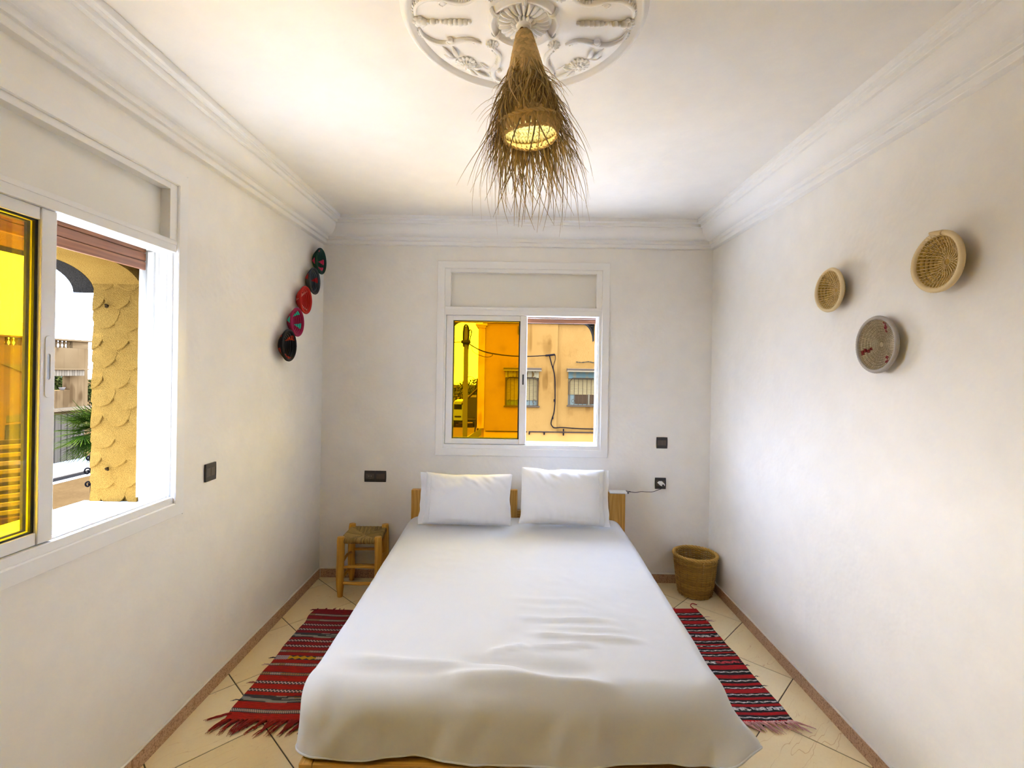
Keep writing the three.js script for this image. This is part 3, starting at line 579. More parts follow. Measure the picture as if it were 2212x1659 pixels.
{
  const bands = [[0.073, 1], [0.137, 1], [0.193, 0], [0.247, 0], [0.308, 2], [0.367, 0], [0.419, 0], [0.472, 1], [0.532, 3], [0.593, 1], [0.672, 1], [0.74, 0], [0.8, 0], [0.858, 2], [0.941, 1]];
  const map = tex(512, 1024, (u, v0) => {
    const v = 1 - v0 + 0.004 * (vn(u * 6, 1, 6, 3) - 0.5), n = vn(u * 40, v0 * 300, 40, 3, 300), red = mix3(rgb(128, 12, 34), rgb(168, 20, 12), smooth(0.25, 0.75, v));
    let c = red.map((q) => q * (0.85 + 0.3 * n));
    for (const [b, t] of bands) {
      const d = v - b, hgt = [0.011, 0.013, 0.024, 0.018][t];
      if (abs(d) > hgt) continue;
      c = mix3(rgb(46, 50, 60), rgb(66, 66, 76), n);
      const ph = u * 34, zig = abs(mod(ph + b * 7, 1) - 0.5) * 2 - 0.5, f = d / hgt;
      if (t === 0 && abs(f - zig * 1.1) < 0.3) c = rgb(226, 190, 186);
      if (t === 1 && (abs(f - zig * 1.2) < 0.2 || abs(f + zig * 1.2) < 0.2)) c = mix3(rgb(205, 180, 165), rgb(190, 140, 90), vn(u * 9, b * 9, 9, 6) > 0.6 ? 1 : 0);
      if (t === 2) { const cell = vn(u * 7, floor(f * 3 + 3) * 1.3, 7, 11); if (cell > 0.5 && mod(u * 90 + f * 0.7, 1) < 0.45) c = cell > 0.75 ? rgb(200, 150, 60) : rgb(205, 200, 190); }
      if (t === 3) { const q = mod(u * 4, 1); if (u < 0.12) { if (mod(u * 60 + f, 1) < 0.5) c = rgb(215, 185, 195); } else if (u < 0.36) { if (abs(f) < 0.25 + 0.7 * abs(mod(u * 16, 1) - 0.5) * 2) c = rgb(196, 148, 28); } else if (u > 0.62) c = red; else if (abs(f - zig) < 0.35 || abs(f + zig) < 0.3) c = rgb(220, 185, 165); }
    }
    return c;
  });
  rug('rug', 'crimson striped wool rug with dark zigzag bands on the left of the bed', [-0.943, 0, -2.655], 0.004, 0.61, 1.0, map, (o, w, l) => {
    const L = [], red = [[0.30, 0.012, 0.01], [0.24, 0.01, 0.008], [0.36, 0.02, 0.012]];
    for (let k = 0; k < 34; k++) { const x = -w / 2 + (k + 0.5) / 34 * w; tassel(L, x, l / 2 - 0.004, -0.28 + rr(-0.35, 0.2), 1, rr(0.06, 0.1), 9, 0.0028, red); }
    tassel(L, -w / 2 + 0.01, l / 2 - 0.04, -0.9, 0.5, 0.09, 14, 0.003, red);
    for (let k = 0; k < 16; k++) tassel(L, -w / 2 + rr(0, 1) * w, -l / 2 + 0.004, rr(-0.6, 0.6), -1, rr(0.012, 0.028), 3, 0.002, [[0.2, 0.008, 0.02]]);
    tassel(L, -w / 2 + 0.01, -l / 2 + 0.01, -1, 0.15, 0.035, 5, 0.002, [[0.2, 0.008, 0.02]]);
    for (const [t, c] of [[0.532, [0.05, 0.06, 0.07]], [0.593, [0.6, 0.4, 0.38]], [0.74, [0.4, 0.1, 0.1]], [0.87, [0.1, 0.1, 0.12]]]) tassel(L, -w / 2 + 0.004, -l / 2 + t * l, -1, 0.2, 0.04, 4, 0.0016, [c]);
    part('fringe', L, fringeMat, o, 'red wool tassels').userData.kind = 'stuff';
  });
  const reds = [[-0.02, 0.05], [0.085, 0.11], [0.15, 0.188], [0.222, 0.24], [0.275, 0.29], [0.333, 0.363], [0.4, 0.414], [0.432, 0.446], [0.478, 0.492], [0.522, 0.548], [0.595, 0.632], [0.675, 0.703], [0.738, 0.756], [0.78, 0.81], [0.84, 0.856], [0.884, 0.9], [0.936, 0.954], [0.985, 1.05]];
  const lines = [0.065, 0.134, 0.201, 0.262, 0.317, 0.377, 0.42, 0.465, 0.509, 0.569, 0.651, 0.72, 0.772, 0.821, 0.871, 0.915, 0.97], wide = new Set([4, 9, 15]);
  const map2 = tex(512, 1024, (u, v0) => {
    const v = 1 - v0 + 0.006 * (vn(u * 5, 1, 5, 3) - 0.5), n = vn(u * 40, v0 * 300, 40, 3, 300);
    let c = rgb(14, 12, 14).map((q) => q * (0.7 + 0.6 * n));
    for (const [a, b] of reds) if (v > a && v < b) c = rgb(178, 6, 14).map((q) => q * (0.8 + 0.3 * n));
    lines.forEach((b, i) => { const f = (v - b - 0.002 * sin(u * 80)) / (wide.has(i) ? 0.010 : 0.0042); if (abs(f) < 1 && vn(u * 60, b * 90 + f * 2, 60, 9) > (wide.has(i) ? 0.35 : 0.22)) c = wide.has(i) && vn(u * 6, b * 40, 6, 5) > 0.72 ? rgb(190, 60, 70) : mix3(rgb(150, 146, 146), rgb(226, 222, 220), vn(u * 90, 3, 90, 2)); });
    return c;
  });
  rug('rug', 'narrow rug in red and black stripes on the right of the bed', [0.952, 0, -2.718], 0.047, 0.59, 1.05, map2, (o, w, l) => {
    const L = [], pink = [[0.72, 0.36, 0.34], [0.8, 0.45, 0.42], [0.6, 0.24, 0.24], [0.85, 0.56, 0.52]];
    for (let k = 0; k < 36; k++) { const x = -w / 2 + (k + 0.5) / 36 * w; tassel(L, x, l / 2 - 0.004, 0.45 + rr(-0.3, 0.4), 1, rr(0.045, 0.075), 9, 0.0023, pink); }
    tassel(L, w / 2 - 0.02, l / 2 - 0.01, 1.1, 0.7, 0.075, 14, 0.0024, pink);
    for (let k = 0; k < 20; k++) tassel(L, -w / 2 + rr(0, 1) * w, -l / 2 + 0.004, rr(-0.6, 0.6), -1, rr(0.01, 0.022), 3, 0.0018, [[0.45, 0.02, 0.03]]);
    L.push(sweep(curve([[w / 2 - 0.02, 0.006, -l / 2], [w / 2 - 0.025, 0.008, -l / 2 - 0.035], [w / 2 + 0.0, 0.009, -l / 2 - 0.062], [w / 2 + 0.025, 0.007, -l / 2 - 0.05]], 14), 0.003, 6, { col: () => [0.4, 0.02, 0.03] }));
    for (const t of [0.11, 0.15, 0.16]) tassel(L, w / 2 - 0.004, -l / 2 + t * l, 1, 0.05, 0.055, 3, 0.0013, [[0.5, 0.25, 0.28]]);
    for (const t of [0.6, 0.69, 0.76]) tassel(L, w / 2 - 0.004, -l / 2 + t * l, 1, 0.1, 0.025, 3, 0.0013, [[0.02, 0.02, 0.03]]);
    part('fringe', L, fringeMat, o, 'pale pink wool tassels').userData.kind = 'stuff';
  });
}

// ---------------------------------------------------------------- switches, sockets, power bank
const plateM = mat(new THREE.Color(0.022, 0.018, 0.016), 0.35), keyM = mat(new THREE.Color(0.075, 0.058, 0.045), 0.4);
function wallPlate(name, label, cat, pos, ry, n, cells) {
  const o = thing(name, label, cat, pos, ry), W = n === 2 ? 0.158 : 0.079, h = 0.079;
  for (let k = 0; k < n; k++) {
    const cx = (k - (n - 1) / 2) * 0.08;
    const bulge = []; for (let i = 0; i <= 8; i++) { const t = i / 8 * 2 - 1; bulge.push([0.0395 - 0.0015 * t * t, t * h / 2]); } for (let i = 0; i <= 8; i++) { const t = 1 - i / 8 * 2; bulge.push([-0.0395 + 0.0015 * t * t, t * h / 2]); }
    part('plate', poly(bulge, 0.007, 0.0015, [rect(-0.032, 0.032, -0.02, 0.02)]).translate(cx, 0, 0.0015), plateM, o);
    if (cells[k] === 'keys') for (const s of [-1, 1]) part('rocker', box6(cx + (s > 0 ? 0.0006 : -0.0315), cx + (s > 0 ? 0.0315 : -0.0006), -0.0195, 0.0195, 0.001, 0.0092, 0.0015, 2), keyM, o);
    else if (cells[k] === 'blank') part('cover', box6(cx - 0.0315, cx + 0.0315, -0.0195, 0.0195, 0.001, 0.0092, 0.0015, 2), keyM, o);
    else {
      const circ = (r, x = 0, y = 0) => { const p = []; for (let i = 0; i < 28; i++) p.push([x + r * cos(i / 28 * 2 * PI), y + r * sin(i / 28 * 2 * PI)]); return p; };
      part('cover', poly(rect(-0.0315, 0.0315, -0.0195, 0.0195), 0.008, 0, [circ(0.018)]).translate(cx, 0, 0.001), keyM, o);
      const pins = part('socket_well', [poly(circ(0.0178), 0.0015, 0, [circ(0.0026, -0.0085), circ(0.0026, 0.0085)]).translate(cx, 0, 0.0015), sweep([V(cx, 0.008, 0.003), V(cx, 0.008, 0.009)], 0.0022, 8)], keyM, o);
    }
  }
  return o;
}
wallPlate('double_socket', 'black double wall plate with one socket left of the bed', 'socket', [-1.016, 0.752, -D], 0, 2, ['socket', 'blank']);
wallPlate('light_switch', 'black two-key light switch on the back wall above the charger', 'switch', [1.10, 1.034, -D], 0, 1, ['keys']);
wallPlate('light_switch', 'black two-key light switch on the left wall beside the window', 'switch', [XL, 1.053, -2.316], PI / 2, 1, ['keys']);
wallPlate('wall_socket', 'black wall socket with a white charger plugged in', 'socket', [1.093, 0.735, -D], 0, 1, ['socket']);
{
  const c = thing('charging_cable', 'thin dark charging cable with a white plug hanging from the right socket', 'cable');
  const white = mat(new THREE.Color(0.85, 0.85, 0.83), 0.4), blk = mat(new THREE.Color(0.02, 0.02, 0.025), 0.5);
  const plug = part('plug', [poly([[-0.021, 0.006], [-0.012, 0.014], [0.006, 0.015], [0.022, -0.001], [0.022, -0.009], [0.012, -0.007], [0.006, -0.012], [-0.003, -0.01]], 0.024, 0.003).translate(1.093, 0.735, -D + 0.012)], white, c, 'white charger plug');
  part('plug_socket', bx(0.014, 0.012, 0.012, 1.103, 0.728, -D + 0.038, 0.002), blk, c);
  part('cord', sweep(curve([[1.103, 0.727, -D + 0.04], [1.092, 0.708, -D + 0.05], [1.06, 0.695, -D + 0.05], [1.03, 0.684, -D + 0.052], [0.985, 0.683, -D + 0.06], [0.935, 0.687, -D + 0.07], [0.89, 0.683, -D + 0.085], [0.856, 0.69, -D + 0.097], [0.84, 0.692, -D + 0.1]], 60), 0.0021, 7), blk, c);
  part('cord_plug', bx(0.02, 0.006, 0.009, 0.842, 0.692, -D + 0.1, 0.002), blk, c);
  const p = thing('power_bank', 'slim white power bank lying on the right headboard post', 'power bank', [0.76, 0.683, -3.562], -0.03);
  part('shell', bx(0.125, 0.013, 0.065, 0, 0.0066, 0, 0.005, 3), white, p);
  part('port_cap', bx(0.022, 0.0125, 0.06, 0.062, 0.0066, 0, 0.004, 2), mat(new THREE.Color(0.04, 0.045, 0.07), 0.4), p, 'dark blue end cap');
}

// ---------------------------------------------------------------- plaster ceiling medallion
{
  const o = thing('ceiling_medallion', 'round white plaster ceiling medallion with scrolls and flowers', 'medallion', [0.013, H, -1.53]);
  const P = M.plaster;   // built in x, y with z towards the room, then turned to hang
  const add = (name, list) => part(name, merge(list.map((g) => prep(g))).rotateX(PI / 2), P, o);
  const disc = (r, z0, z1) => new THREE.CylinderGeometry(r, r, z1 - z0, 96).rotateX(PI / 2).translate(0, 0, (z0 + z1) / 2);
  add('plate', [disc(0.352, -0.004, 0.006)]);
  const ringProf = (pr) => lathe(pr, 128).rotateX(PI / 2);
  add('outer_moulding', [ringProf([[0.336, 0.004], [0.340, 0.011], [0.346, 0.013], [0.352, 0.019], [0.358, 0.022], [0.364, 0.019], [0.366, 0.012], [0.372, 0.008], [0.376, 0.0]])]);
  add('inner_ring', [ringProf([[0.086, 0.005], [0.089, 0.014], [0.093, 0.015], [0.098, 0.022], [0.104, 0.021], [0.108, 0.013], [0.112, 0.005]])]);
  const wraps = []; for (let k = 0; k < 6; k++) for (const e of [-0.05, 0, 0.05]) { const a = k * PI / 3 + PI / 2 + e, pts = []; for (let i = 0; i <= 8; i++) { const q = i / 8 * PI; pts.push(V((0.099 - 0.0145 * cos(q)) * cos(a), (0.099 - 0.0145 * cos(q)) * sin(a), 0.007 + 0.018 * sin(q))); } wraps.push(sweep(pts, 0.0028, 6)); }
  add('ring_band', wraps);
  const flutes = []; for (let k = 0; k < 24; k++) { const a = k / 24 * 2 * PI, pts = []; for (let i = 0; i <= 8; i++) { const t = i / 8, r = lerp(0.03, 0.078, t); pts.push(V(r * cos(a), r * sin(a), 0.008 + 0.005 * sin(t * PI))); } flutes.push(sweep(pts, (t) => 0.0028 + 0.0062 * t * (t > 0.9 ? 0.75 : 1), 8, { flat: 0.8 })); }
  add('shell_flutes', flutes);
  const pet = []; for (let k = 0; k < 16; k++) { const a = k / 16 * 2 * PI; pet.push(blob(0.0095, 0.0045, 0.007, 0, 0, 0).rotateZ(a).translate(0.031 * cos(a), 0.031 * sin(a), 0.016)); }
  pet.push(disc(0.026, 0, 0.02), new THREE.CylinderGeometry(0.02, 0.024, 0.006, 40).rotateX(PI / 2).translate(0, 0, 0.022));
  add('centre_rosette', pet);
  const mx = (g, sx, sy) => { g = g.clone().scale(sx, sy, 1); if (sx * sy < 0) { g = prep(g); const p = g.attributes.position.array, n = g.attributes.normal.array, u = g.attributes.uv.array; for (let i = 0; i < p.length; i += 9) for (let k = 0; k < 3; k++) { [p[i + 3 + k], p[i + 6 + k]] = [p[i + 6 + k], p[i + 3 + k]]; [n[i + 3 + k], n[i + 6 + k]] = [n[i + 6 + k], n[i + 3 + k]]; } } return prep(g); };
  const scroll = (pts, r) => { const c = curve(pts.map((p) => V(p[0], p[1], 0.009)), 60), out = [sweep(c, (t) => r * (0.55 + 0.6 * sin(t * PI)), 8)]; for (let i = 3; i < 58; i += 1.6) { const j = floor(i), d = c[j + 1].clone().sub(c[j]).normalize(), n = V(-d.y, d.x, 0); const A = c[j].clone().addScaledVector(n, -0.0015), B = c[j].clone().addScaledVector(n, -0.0125); if (i < 26 || i > 40) out.push(sweep([A, A.clone().lerp(B, 0.5).setZ(0.0135), B.setZ(0.008)], 0.0021, 5)); } return out; };
  const flower = (x, y, r, n) => { const out = []; for (const [f, z, m] of [[1, 0.009, n], [0.62, 0.014, n - 2]]) for (let k = 0; k < m; k++) { const a = (k + (f < 1 ? 0.5 : 0)) / m * 2 * PI; out.push(blob(r * 0.36 * f, r * 0.2 * f, 0.0055, 0, 0, 0, 8, 6).rotateZ(a).translate(x + r * 0.68 * f * cos(a), y + r * 0.68 * f * sin(a), z)); } out.push(blob(r * 0.26, r * 0.26, 0.006, x, y, 0.017, 8, 6)); return out; };
  const leaf = (x0, y0, x1, y1, w) => { const pts = []; for (let i = 0; i <= 8; i++) { const t = i / 8; pts.push(V(lerp(x0, x1, t), lerp(y0, y1, t), 0.008 + 0.006 * sin(t * PI))); } return sweep(pts, (t) => w * (0.15 + sin(min(1, t * 1.02) * PI)) * 0.87, 7, { flat: 0.55, up: V(0, 0, 1) }); };
  for (const sx of [1, -1]) for (const sy of [1, -1]) {
    const q = (l) => l.map((g) => mx(g, sx, sy));
    add('scroll', q(scroll([[0.33, 0.03], [0.322, 0.065], [0.285, 0.096], [0.24, 0.098], [0.202, 0.083], [0.171, 0.082], [0.14, 0.1]], 0.0085)));
    add('scroll', q(scroll([[0.1, 0.122], [0.08, 0.16], [0.085, 0.205], [0.104, 0.243], [0.104, 0.285], [0.075, 0.318]], 0.0085)));
    add('flower', q(flower(0.198, 0.207, 0.037, 14)));
    add('flower', q(flower(0.102, 0.105, 0.021, 10)));
    add('scroll_curl', q([blob(0.012, 0.012, 0.009, 0.24, 0.083, 0.01), sweep(curve([[0.228, 0.083, 0.014], [0.24, 0.094, 0.016], [0.251, 0.083, 0.016], [0.24, 0.075, 0.016]], 12), 0.003, 6)]));
    add('scroll_curl', q([blob(0.011, 0.011, 0.009, 0.085, 0.245, 0.01)]));
    for (const l of [[0.236, 0.182, 0.272, 0.112, 0.008], [0.23, 0.18, 0.27, 0.16, 0.008], [0.222, 0.172, 0.236, 0.118, 0.009], [0.178, 0.238, 0.118, 0.29, 0.009], [0.18, 0.232, 0.14, 0.222, 0.008], [0.188, 0.242, 0.162, 0.278, 0.008], [0.12, 0.24, 0.15, 0.205, 0.006]]) add('leaf', q([leaf(...l)]));
  }
  for (const sx of [1, -1]) {
    const t = []; for (const [x, r] of [[0.168, 0.007], [0.181, 0.010], [0.196, 0.012], [0.211, 0.011], [0.226, 0.012], [0.24, 0.010], [0.254, 0.0065], [0.268, 0.0065], [0.282, 0.011], [0.296, 0.008], [0.311, 0.014], [0.325, 0.012]]) t.push(mx(blob(r * 0.95, r, r * 0.9, x, 0, 0.01), sx, 1));
    for (let k = 0; k < 7; k++) { const a = k / 7 * 2 * PI; t.push(mx(blob(0.008, 0.006, 0.006, 0.322 + 0.016 * cos(a), 0.016 * sin(a) * 1.1, 0.011, 8, 6), sx, 1)); }
    add('torch_ornament', t);
  }
}

// ---------------------------------------------------------------- palm-leaf pendant lamp
{
  const lamp = thing('pendant_lamp', 'lit pendant lamp of plaited palm leaf with a long shaggy fringe', 'lamp', [0.013, H - 0.018, -1.54]);
  lamp.rotation.z = 0.075;
  const leafM = mat(0xffffff, 0.8, { vertexColors: true, side: THREE.DoubleSide }), L0 = 0.315;
  const rad = (y) => lerp(0.016, 0.092, pow(clamp(-y / L0), 0.9));       // cone radius at depth y below the hook
  part('ceiling_hook', sweep(curve([[0, 0.018, 0], [0, 0, 0], [0.006, -0.008, 0], [0, -0.016, 0]], 12), 0.004, 8), mat(0x2a2016, 0.5), lamp);
  part('cap_knot', [blob(0.014, 0.011, 0.014, 0, -0.012, 0), sweep(curve([[-0.012, -0.012, 0.01], [0, -0.003, 0.013], [0.013, -0.014, 0.006], [0.002, -0.026, 0.014]], 16), 0.003, 6)], mat(new THREE.Color(0.22, 0.11, 0.03), 0.8), lamp);
  const tone = (k = 1) => { const q = rr(0.75, 1.15) * k; return [0.68 * q, 0.46 * q, 0.18 * q]; };
  // herringbone plait: slanted strips in rows, direction changing row by row
  const rows = 26, strips = [], shell = [];
  for (let r = 0; r < rows; r++) {
    const y0 = -0.02 - r * (L0 - 0.02) / rows, hgt = (L0 - 0.02) / rows, R = rad(y0 - hgt / 2), n = max(8, Math.round(2 * PI * R / 0.0125)), dir = r % 2 ? 1 : -1;
    for (let k = 0; k < n; k++) {
      const a = (k + rr(-0.08, 0.08)) / n * 2 * PI, pts = [], c = tone(), sl = dir * 0.62 * 2 * PI / n * 1.3;
      for (let i = 0; i <= 4; i++) { const t = i / 4, aa = a + (t - 0.5) * sl * 1.6, rr2 = rad(y0 - hgt * (t * 1.5 - 0.25)) + 0.0012 + 0.0022 * sin(t * PI); pts.push(V(rr2 * cos(aa), y0 - hgt * (t * 1.5 - 0.25), rr2 * sin(aa))); }
      strips.push(sweep(pts, (t) => 0.0058 * (0.75 + 0.25 * sin(t * PI)), 5, { flat: 0.22, up: V(cos(a), 0.2, sin(a)), col: () => c }));
    }
  }
  const coneM = phys(new THREE.Color(0.62, 0.47, 0.2), 0.9, { transmission: 0.1, thickness: 0, side: THREE.DoubleSide });
  const prof = [[0, -0.012]]; for (let i = 0; i <= 20; i++) { const y = -0.015 - i / 20 * (L0 - 0.015); prof.push([rad(y), y]); }
  part('woven_cone', strips, leafM, lamp);
  // inner face of the plait, the same strips coloured paler to stand in for bulb light
  const inner = [];
  for (let r = 8; r < rows; r++) {
    const hgt = (L0 - 0.02) / rows, y0 = -0.02 - r * hgt, R = rad(y0 - hgt / 2), n = max(8, Math.round(2 * PI * R / 0.0125)), dir = r % 2 ? 1 : -1;
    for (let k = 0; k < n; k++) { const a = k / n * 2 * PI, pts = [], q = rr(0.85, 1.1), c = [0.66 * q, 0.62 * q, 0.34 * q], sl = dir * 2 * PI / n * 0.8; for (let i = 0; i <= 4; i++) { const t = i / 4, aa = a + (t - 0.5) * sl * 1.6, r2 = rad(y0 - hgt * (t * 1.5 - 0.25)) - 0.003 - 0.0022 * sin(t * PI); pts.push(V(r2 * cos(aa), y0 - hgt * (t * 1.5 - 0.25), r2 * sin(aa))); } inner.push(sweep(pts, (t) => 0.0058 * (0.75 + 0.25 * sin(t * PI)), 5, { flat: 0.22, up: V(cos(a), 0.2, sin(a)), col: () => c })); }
  }
  part('lining', inner, leafM, lamp, 'inner face of the plait, its bulb-lit paleness put into the colour');
  part('core', lathe(prof, 40), coneM, lamp);
  // lower band: flared collar around the mouth
  const collar = []; for (let k = 0; k < 66; k++) { const a = k / 66 * 2 * PI, pts = [], c = tone(1.05), sl = (k % 2 ? 1 : -1) * 0.1; for (let i = 0; i <= 5; i++) { const t = i / 5, aa = a + (t - 0.5) * sl, r = rad(-L0) + 0.003 - 0.012 * t * t; pts.push(V(r * cos(aa), -L0 + 0.012 - 0.036 * t, r * sin(aa))); } collar.push(sweep(pts, 0.0068, 5, { flat: 0.22, up: V(cos(a), 0, sin(a)), col: () => c })); }
  for (const [y, dr] of [[-L0 - 0.024, -0.008], [-L0 + 0.012, 0.004]]) for (const ph of [0, PI]) { const pts = [], c = tone(1.1); for (let i = 0; i < 120; i++) { const a = i / 120 * 2 * PI, h = a * 17 + ph; const r = rad(-L0) + dr + 0.0025 * cos(h); pts.push(V(r * cos(a), y + 0.0025 * sin(h) + 0.004 * sin(a * 2 + 1), r * sin(a))); } collar.push(sweep(pts, 0.0038, 6, { closed: true, col: () => c })); }
  part('collar', collar, leafM, lamp);
  // loose leaf ends, in clumps from rings around the cone and from the mouth
  const strand = (list, a, y, len, out, droop, w, sw) => {
    const r0 = rad(y) + 0.004, c = tone(rr(0.6, 1.05)), pts = [], da = rr(-1, 1) * sw;
    for (let i = 0; i <= 7; i++) { const t = i / 7, r = r0 + len * (out * t - out * 0.35 * droop * t * t) + 0.006 * sin(t * PI), aa = a + da * t * (0.4 + t); pts.push(V(r * cos(aa), y - len * (t * sqrt(max(0.05, 1 - out * out)) * (1 + 0.15 * droop * t)) + 0.012 * sin(t * PI) * out, r * sin(aa))); }
    list.push(sweep(pts, (t) => w * pow(1 - t, 0.75) + 0.00035, 4, { flat: 0.3, up: V(cos(a), 0.4, sin(a)), col: (t) => c.map((v) => v * (1 - 0.15 * t)) }));
  };
  const up = [], low = [];
  for (let k = 0; k < 340; k++) {
    const t = rnd(), a = rnd() * 2 * PI, front = smooth(0.45, 0.95, sin(a)), y = lerp(-0.115, -0.27, pow(t, 0.75)) + 0.05 * front * t;   // those over the near side stay short and leave the mouth open
    let len = rr(0.10, 0.21) * (0.8 + 0.55 * t); if (rnd() < front * 0.97) len = min(len, max(0.05, y + L0 - 0.03) * rr(0.8, 1.12));
    strand(up, a, y, len, rr(0.12, 0.66), rr(0.2, 1), rr(0.002, 0.0042), 0.4);
  }
  for (let k = 0; k < 110; k++) { const y = rr(-0.16, -0.275); strand(up, rr(0.1, PI - 0.1), y, max(0.05, y + L0 - 0.005) * rr(0.75, 1.1), rr(0.12, 0.3), 0.3, rr(0.002, 0.0038), 0.3); }
  for (let k = 0; k < 14; k++) strand(up, rnd() * 2 * PI, rr(-0.14, -0.26), rr(0.08, 0.15), rr(0.7, 0.93), 0.1, 0.002, 0.3);
  for (let k = 0; k < 190; k++) strand(low, rnd() < 0.9 ? rr(PI * 0.97, 2.03 * PI) : rr(0, PI), -L0 + rr(-0.015, 0.02), pow(rnd(), 1.5) * 0.2 + 0.09, rr(0.05, 0.66), rr(0.3, 1.4), rr(0.0012, 0.003), 0.4);
  part('upper_fringe', up, leafM, lamp, 'loose palm-leaf ends around the cone').userData.kind = 'stuff';
  part('lower_fringe', low, leafM, lamp, 'long thin palm-leaf ends hanging from the mouth').userData.kind = 'stuff';
  part('bulb_holder', lathe([[0, -0.05], [0.016, -0.05], [0.018, -0.10], [0.014, -0.115]], 20), mat(0x222222, 0.5), lamp);
  part('bulb', lathe([[0.012, -0.113], [0.016, -0.125], [0.03, -0.155], [0.033, -0.175], [0.026, -0.197], [0.012, -0.208], [0, -0.21]], 24), mat(new THREE.Color(0.9, 0.9, 0.85), 0.4, { emissive: new THREE.Color(1.0, 0.97, 0.75), emissiveIntensity: 2 }), lamp, 'glowing bulb');
  const pl = new THREE.PointLight(new THREE.Color(1.0, 0.97, 0.84), LAMP, 0, 2);
  pl.position.set(0, -0.175, 0); pl.castShadow = true; pl.shadow.radius = 1.5; pl.shadow.bias = -0.001;
  lamp.add(pl);
}

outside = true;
// ---------------------------------------------------------------- outside the left window: stucco reveal and arch
const stuccoBump = bump(512, 512, (u, v) => 0.5 * fbm(u, v, 90, 2, 5) + 0.5 * smooth(0.6, 0.85, vn(u * 150, v * 150, 150, 8)), [4, 4]);
const stuccoTex = tex(512, 512, (u, v) => mix3(rgb(206, 168, 104), rgb(186, 146, 84), fbm(u, v, 5, 5, 2)), { rep: [2, 2] });
M.stucco = mat(new THREE.Color(0.78, 0.72, 0.46), 0.95, { map: stuccoTex, bumpMap: stuccoBump, bumpScale: 0.003 });
M.archDark = mat(new THREE.Color(0.05, 0.043, 0.034), 0.8, { bumpMap: stuccoBump, bumpScale: 0.004 });
{
  const rev = struct('reveal_left', 'yellow stucco reveal with fish-scale relief beside the left window', null);
  part('reveal_face', uvm(box6(-1.773, -1.572, 0.972, 2.05, -2.086, -2.078, 0.003)), M.stucco, rev);
  part('guide_strip', box6(-1.572, -1.556, 0.976, 2.03, -2.086, -2.072, 0.002), M.frame, rev);
  // overlapping scales, each a raised rounded lobe clipped to the face
  const x0 = -1.771, x1 = -1.574, w = 0.108, hgt = 0.083;
  for (let r = 0; r < 14; r++) for (let c = -1; c < 3; c++) {
    const cx = x0 + (c + (r % 2 ? 0.0 : 0.5) + 0.42) * w + rr(-0.007, 0.007), cy = 1.02 + r * hgt + rr(-0.008, 0.008), R = w * 0.56 * rr(0.95, 1.06), pts = [];
    for (let i = 0; i <= 22; i++) { const a = PI + i / 22 * PI, q = 1 + 0.05 * (vn(i * 0.5, r * 5 + c, 1e6, 3) - 0.5); pts.push([clamp(cx + R * q * cos(a), x0, x1), cy + R * q * 1.12 * sin(a)]); }
    const t = pts[22], s = pts[0]; pts.push([t[0], cy + hgt * 1.05], [s[0], cy + hgt * 1.05]);
    const y = (p) => [p[0], clamp(p[1], 0.976, 2.0)];
    const P = pts.map(y), xs = P.map((p) => p[0]), ys = P.map((p) => p[1]);
    if (max(...xs) - min(...xs) < 0.012 || max(...ys) - min(...ys) < 0.02) continue;
    const g = poly(P, 0.0015, 0.002), p = g.attributes.position;   // thicker towards the free lower edge
    for (let i = 0; i < p.count; i++) { const f = smooth(cy + hgt, cy - R, p.getY(i)); p.setZ(i, -2.0785 + max(0, p.getZ(i)) * (0.3 + 1.2 * f) + 0.010 * f); }
    g.computeVertexNormals();
    part('scale', uvm(g), M.stucco, rev);
  }
  for (const [x, y] of [[-1.712, 1.796], [-1.70, 1.113]]) part('rusty_hook', [sweep(curve([[x, y, -2.08], [x + 0.004, y + 0.002, -2.055], [x + 0.018, y - 0.002, -2.05]], 8), 0.0045, 7), blob(0.009, 0.006, 0.005, x - 0.004, y - 0.004, -2.072)], mat(new THREE.Color(0.05, 0.03, 0.012), 0.8), rev, 'rusty iron hook stub');
  // black iron scrollwork fixed to the outer edge of the reveal
  const iron = mat(new THREE.Color(0.012, 0.011, 0.012), 0.6), at = V(-1.80, 0.98, -2.085);
  part('iron_upright', sweep([V(0.02, 0.0, 0).add(at), V(0.02, 0.20, 0).add(at)], 0.005, 8), iron, rev, 'black iron upright');
  for (const [y, r] of [[0.17, 0.012], [0.115, 0.017], [0.06, 0.014]]) { const pts = []; for (let i = 0; i <= 22; i++) { const a = i / 22 * 7.5, q = r * (1 - i / 30); pts.push(V(0.018 - r + q * cos(a), y + q * sin(a), 0).add(at)); } part('iron_scroll', sweep(pts, 0.0035, 6), iron, rev); }
}
// arched head of an outer opening: corner fillet both sides plus the lintel strip between
function arch(name, label, cxs, springs, x0, x1, m, yTop, place, rx = 0.21) {
  const n = 14, pts = []; const [a, b] = cxs;                     // opening from a to b
  const ry = yTop - springs;
  pts.push([a, springs]); for (let i = 0; i <= n; i++) { const t = i / n * PI / 2; pts.push([a + rx - rx * cos(t), springs + ry * sin(t)]); }
  for (let i = 0; i <= n; i++) { const t = PI / 2 - i / n * PI / 2; pts.push([b - rx + rx * cos(t), springs + ry * sin(t)]); }
  pts.push([b, 2.33], [a, 2.33]);
  const g = uvm(poly(pts.slice(1), x1 - x0, 0));
  const o = struct(name, label, g, m); place(o); return o;
}
arch('arch_head_stucco', 'stucco arched head over the left window opening', [0.885, 2.078], 1.85, -1.775, -1.57, M.stucco, 1.955, (o) => { o.rotation.y = PI / 2; o.position.set(-1.775, 0, 0); });
arch('arch_head_left', 'dark painted arched moulding outside the left window', [0.885, 2.078], 1.85, -1.865, -1.777, M.archDark, 1.955, (o) => { o.rotation.y = PI / 2; o.position.set(-1.865, 0, 0); });
